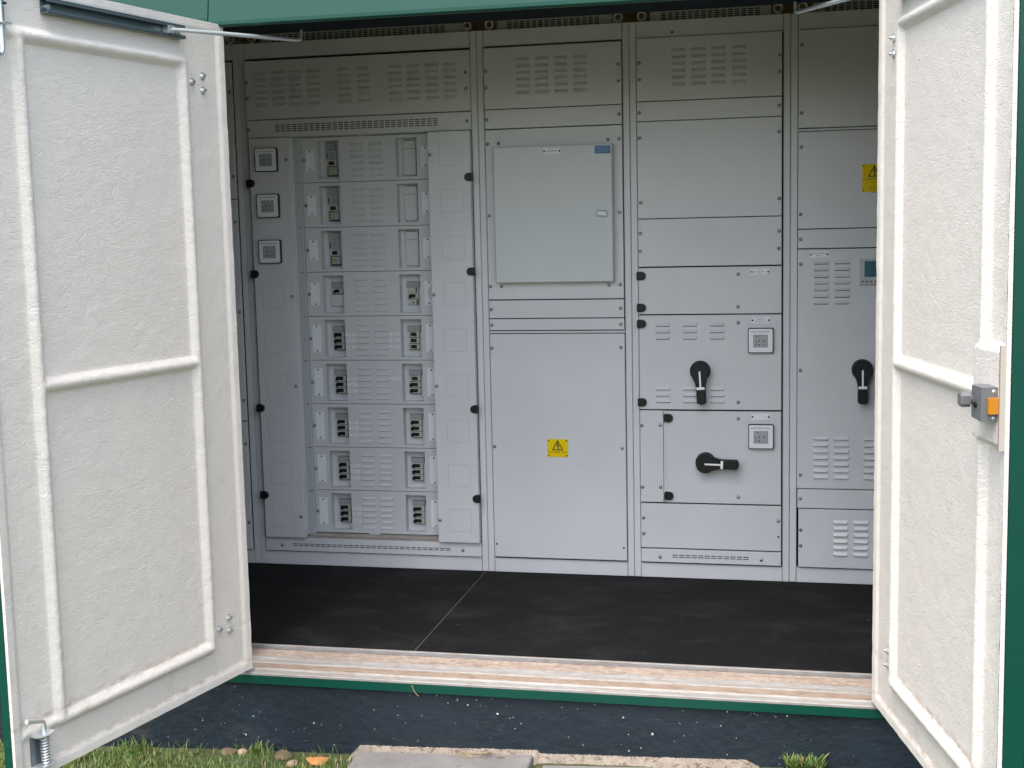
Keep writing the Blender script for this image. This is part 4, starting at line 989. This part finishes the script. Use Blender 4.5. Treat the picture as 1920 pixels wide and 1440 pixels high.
for i, (x, y, r, mm, lb, sq) in enumerate(((0.443, -1.215, .019, 'stone_pink', 'pale pink stone in the grass at the foot of the plinth', (1, .9, .8)),
        (0.394, -1.215, .024, 'stone_brown', 'brown clod of earth just left of the pink stone', (1.3, 1, .6)), (0.589, -1.231, .027, 'stone_brown', 'largest brown clod of earth, left of the orange leaf', (1.3, 1, .6)),
        (0.640, -1.286, .020, 'stone_pink', 'small pinkish stone in front of the large brown clod', (1.2, .9, .5)), (0.707, -1.222, .014, 'stone_brown', 'small dark clod of earth right behind the orange leaf', (1.3, 1, .6)))):
    stone('stone' if 'stone' in mm and 'pink' in mm else 'earth_clod', lb, 'stone' if 'pink' in mm else 'clod', x, y, r, M[mm], sq, i + 2, G1)
x, y = 0.723, -1.288; mb = MB(); rl = random.Random(4)
pts = [Vector((.030 * math.cos(t) * (1 + .25 * math.sin(5 * t)), .022 * math.sin(t) * (1 + .2 * math.cos(4 * t)), .006 * math.sin(3 * t))) for t in [2 * PI * i / 20 for i in range(20)]]
vs = [(0, 0, .010)] + [tuple(p * .5 + Vector((0, 0, .006))) for p in pts] + [tuple(p) for p in pts]
fs = [(0, 1 + i, 1 + (i + 1) % 20) for i in range(20)] + [(1 + i, 21 + i, 21 + (i + 1) % 20, 1 + (i + 1) % 20) for i in range(20)]
mb.add(vs, fs, M['leaf']); lf = mb.build('dead_leaf'); lf.location = (x, y, surf(x, y) + .016); lf.rotation_euler = (.35, .1, .4); tag(lf, 'curled orange dead leaf lying in the grass', 'leaf')
mb = MB(); rl = random.Random(8)
for i in range(26):
    a_ = rl.uniform(0, PI); c_ = Vector((rl.gauss(0, .045), rl.gauss(0, .014), rl.uniform(0, .004))); dd = Vector((math.cos(a_), math.sin(a_) * .5, rl.uniform(0, .08))) * rl.uniform(.008, .028)
    mb.tube([c_ - dd, c_ + Vector((0, 0, .002)), c_ + dd], .0008, M['straw'] if i % 3 else M['stone_brown'], 4)
o = mb.build('grass_clippings'); o.location = (1.225, -1.262, surf(1.225, -1.262) + .037); tag(o, 'few dry grass clippings on the back edge of the slab', 'clippings')
mb = MB(); mb.tube([(0, 0, 0), (.004, -.002, -.008), (.010, -.004, -.020), (.022, -.003, -.034)], .0009, M['straw'], 5); o = mb.build('straw_stem'); o.location = (1.008, -1.2035, -.040); tag(o, 'thin dry stem hanging over the green sill beam', 'stem')

# grass: one mesh of blades
rg = np.random.RandomState(21)
def blades(n, x0, x1, y0, y1, hmin, hmax, keep):
    P_ = []; 
    while len(P_) < n:
        x, y = rg.uniform(x0, x1), rg.uniform(y0, y1)
        if keep(x, y, rg.rand()): P_.append((x, y))
    return [(x, y, rg.uniform(hmin, hmax)) for x, y in P_]
def free(x, y):
    if 0.835 < x < 1.425 and y > -1.80: return False
    if 1.425 <= x < 2.02 and y > -1.86: return False
    return True
def clump(x, y): return .5 + .5 * math.sin(x * 17 + 2 * math.sin(y * 13)) * math.cos(y * 21 + x * 5)
B_ = blades(32000, -.75, .86, -2.1, -1.235, .012, .036, lambda x, y, r: free(x, y) and r < .38 + .62 * clump(x, y) and not (y > -1.30 and x > .3 and r > .25))
B_ += blades(500, -.75, .83, -1.25, -1.2, .02, .060, lambda x, y, r: r < clump(x * 1.3, 0) ** 3)
B_ += blades(200, 2.6, 3.6, -1.30, -1.2, .02, .06, lambda x, y, r: r < clump(x * 2.1, 1) + .1)
B_ += blades(170, 2.14, 2.24, -1.230, -1.205, .03, .070, lambda x, y, r: True)
B_ += blades(60000, -2.5, 4.6, -4.4, -1.25, .018, .05, lambda x, y, r: free(x, y) and not (-.75 < x < .86 and y > -2.1) and not (x > 1.9 and y > -1.36))
n = len(B_); V = np.zeros((n, 7, 3)); tint = np.zeros(n)
for i, (x, y, h) in enumerate(B_):
    a_ = rg.uniform(0, 2 * PI); lean = rg.uniform(.15, .9) * h; wd = rg.uniform(.0008, .0017) * (1 if y > -2.1 and x < .9 else 2.2); d0 = np.array([math.cos(a_), math.sin(a_), 0]); p_ = np.array([-d0[1], d0[0], 0]); z = surf(x, y) - .003
    for j, (tt, ww) in enumerate(((0, 1), (.4, .9), (.75, .6))):
        c_ = np.array([x, y, z]) + d0 * lean * tt ** 1.8 + np.array([0, 0, h * tt * (1 - .15 * tt)]); V[i, 2 * j] = c_ - p_ * wd * ww; V[i, 2 * j + 1] = c_ + p_ * wd * ww
    V[i, 6] = np.array([x, y, z]) + d0 * lean + np.array([0, 0, h * .86]); tint[i] = np.clip(rg.normal(.45, .25) + .25 * (clump(x * .5, y * .6) - .5), 0, 1)
    if rg.rand() < .11: tint[i] = 1.6
me = bpy.data.meshes.new('grass'); me.from_pydata(V.reshape(-1, 3).tolist(), [], [f for i in range(n) for f in ((7 * i, 7 * i + 1, 7 * i + 3, 7 * i + 2), (7 * i + 2, 7 * i + 3, 7 * i + 5, 7 * i + 4), (7 * i + 4, 7 * i + 5, 7 * i + 6))])
at = me.attributes.new('tint', 'FLOAT', 'POINT'); at.data.foreach_set('value', np.repeat(tint, 7)); me.materials.append(M['grass'])
g = bpy.data.objects.new('grass', me); COL.objects.link(g); tag(g, 'short lawn grass growing up to the plinth', 'grass', kind='stuff')

# ------------------------------------------------------------------ move parts under their empties
for c in SHIFT:
    for ch_ in c.children: ch_.location = ch_.location - c.location
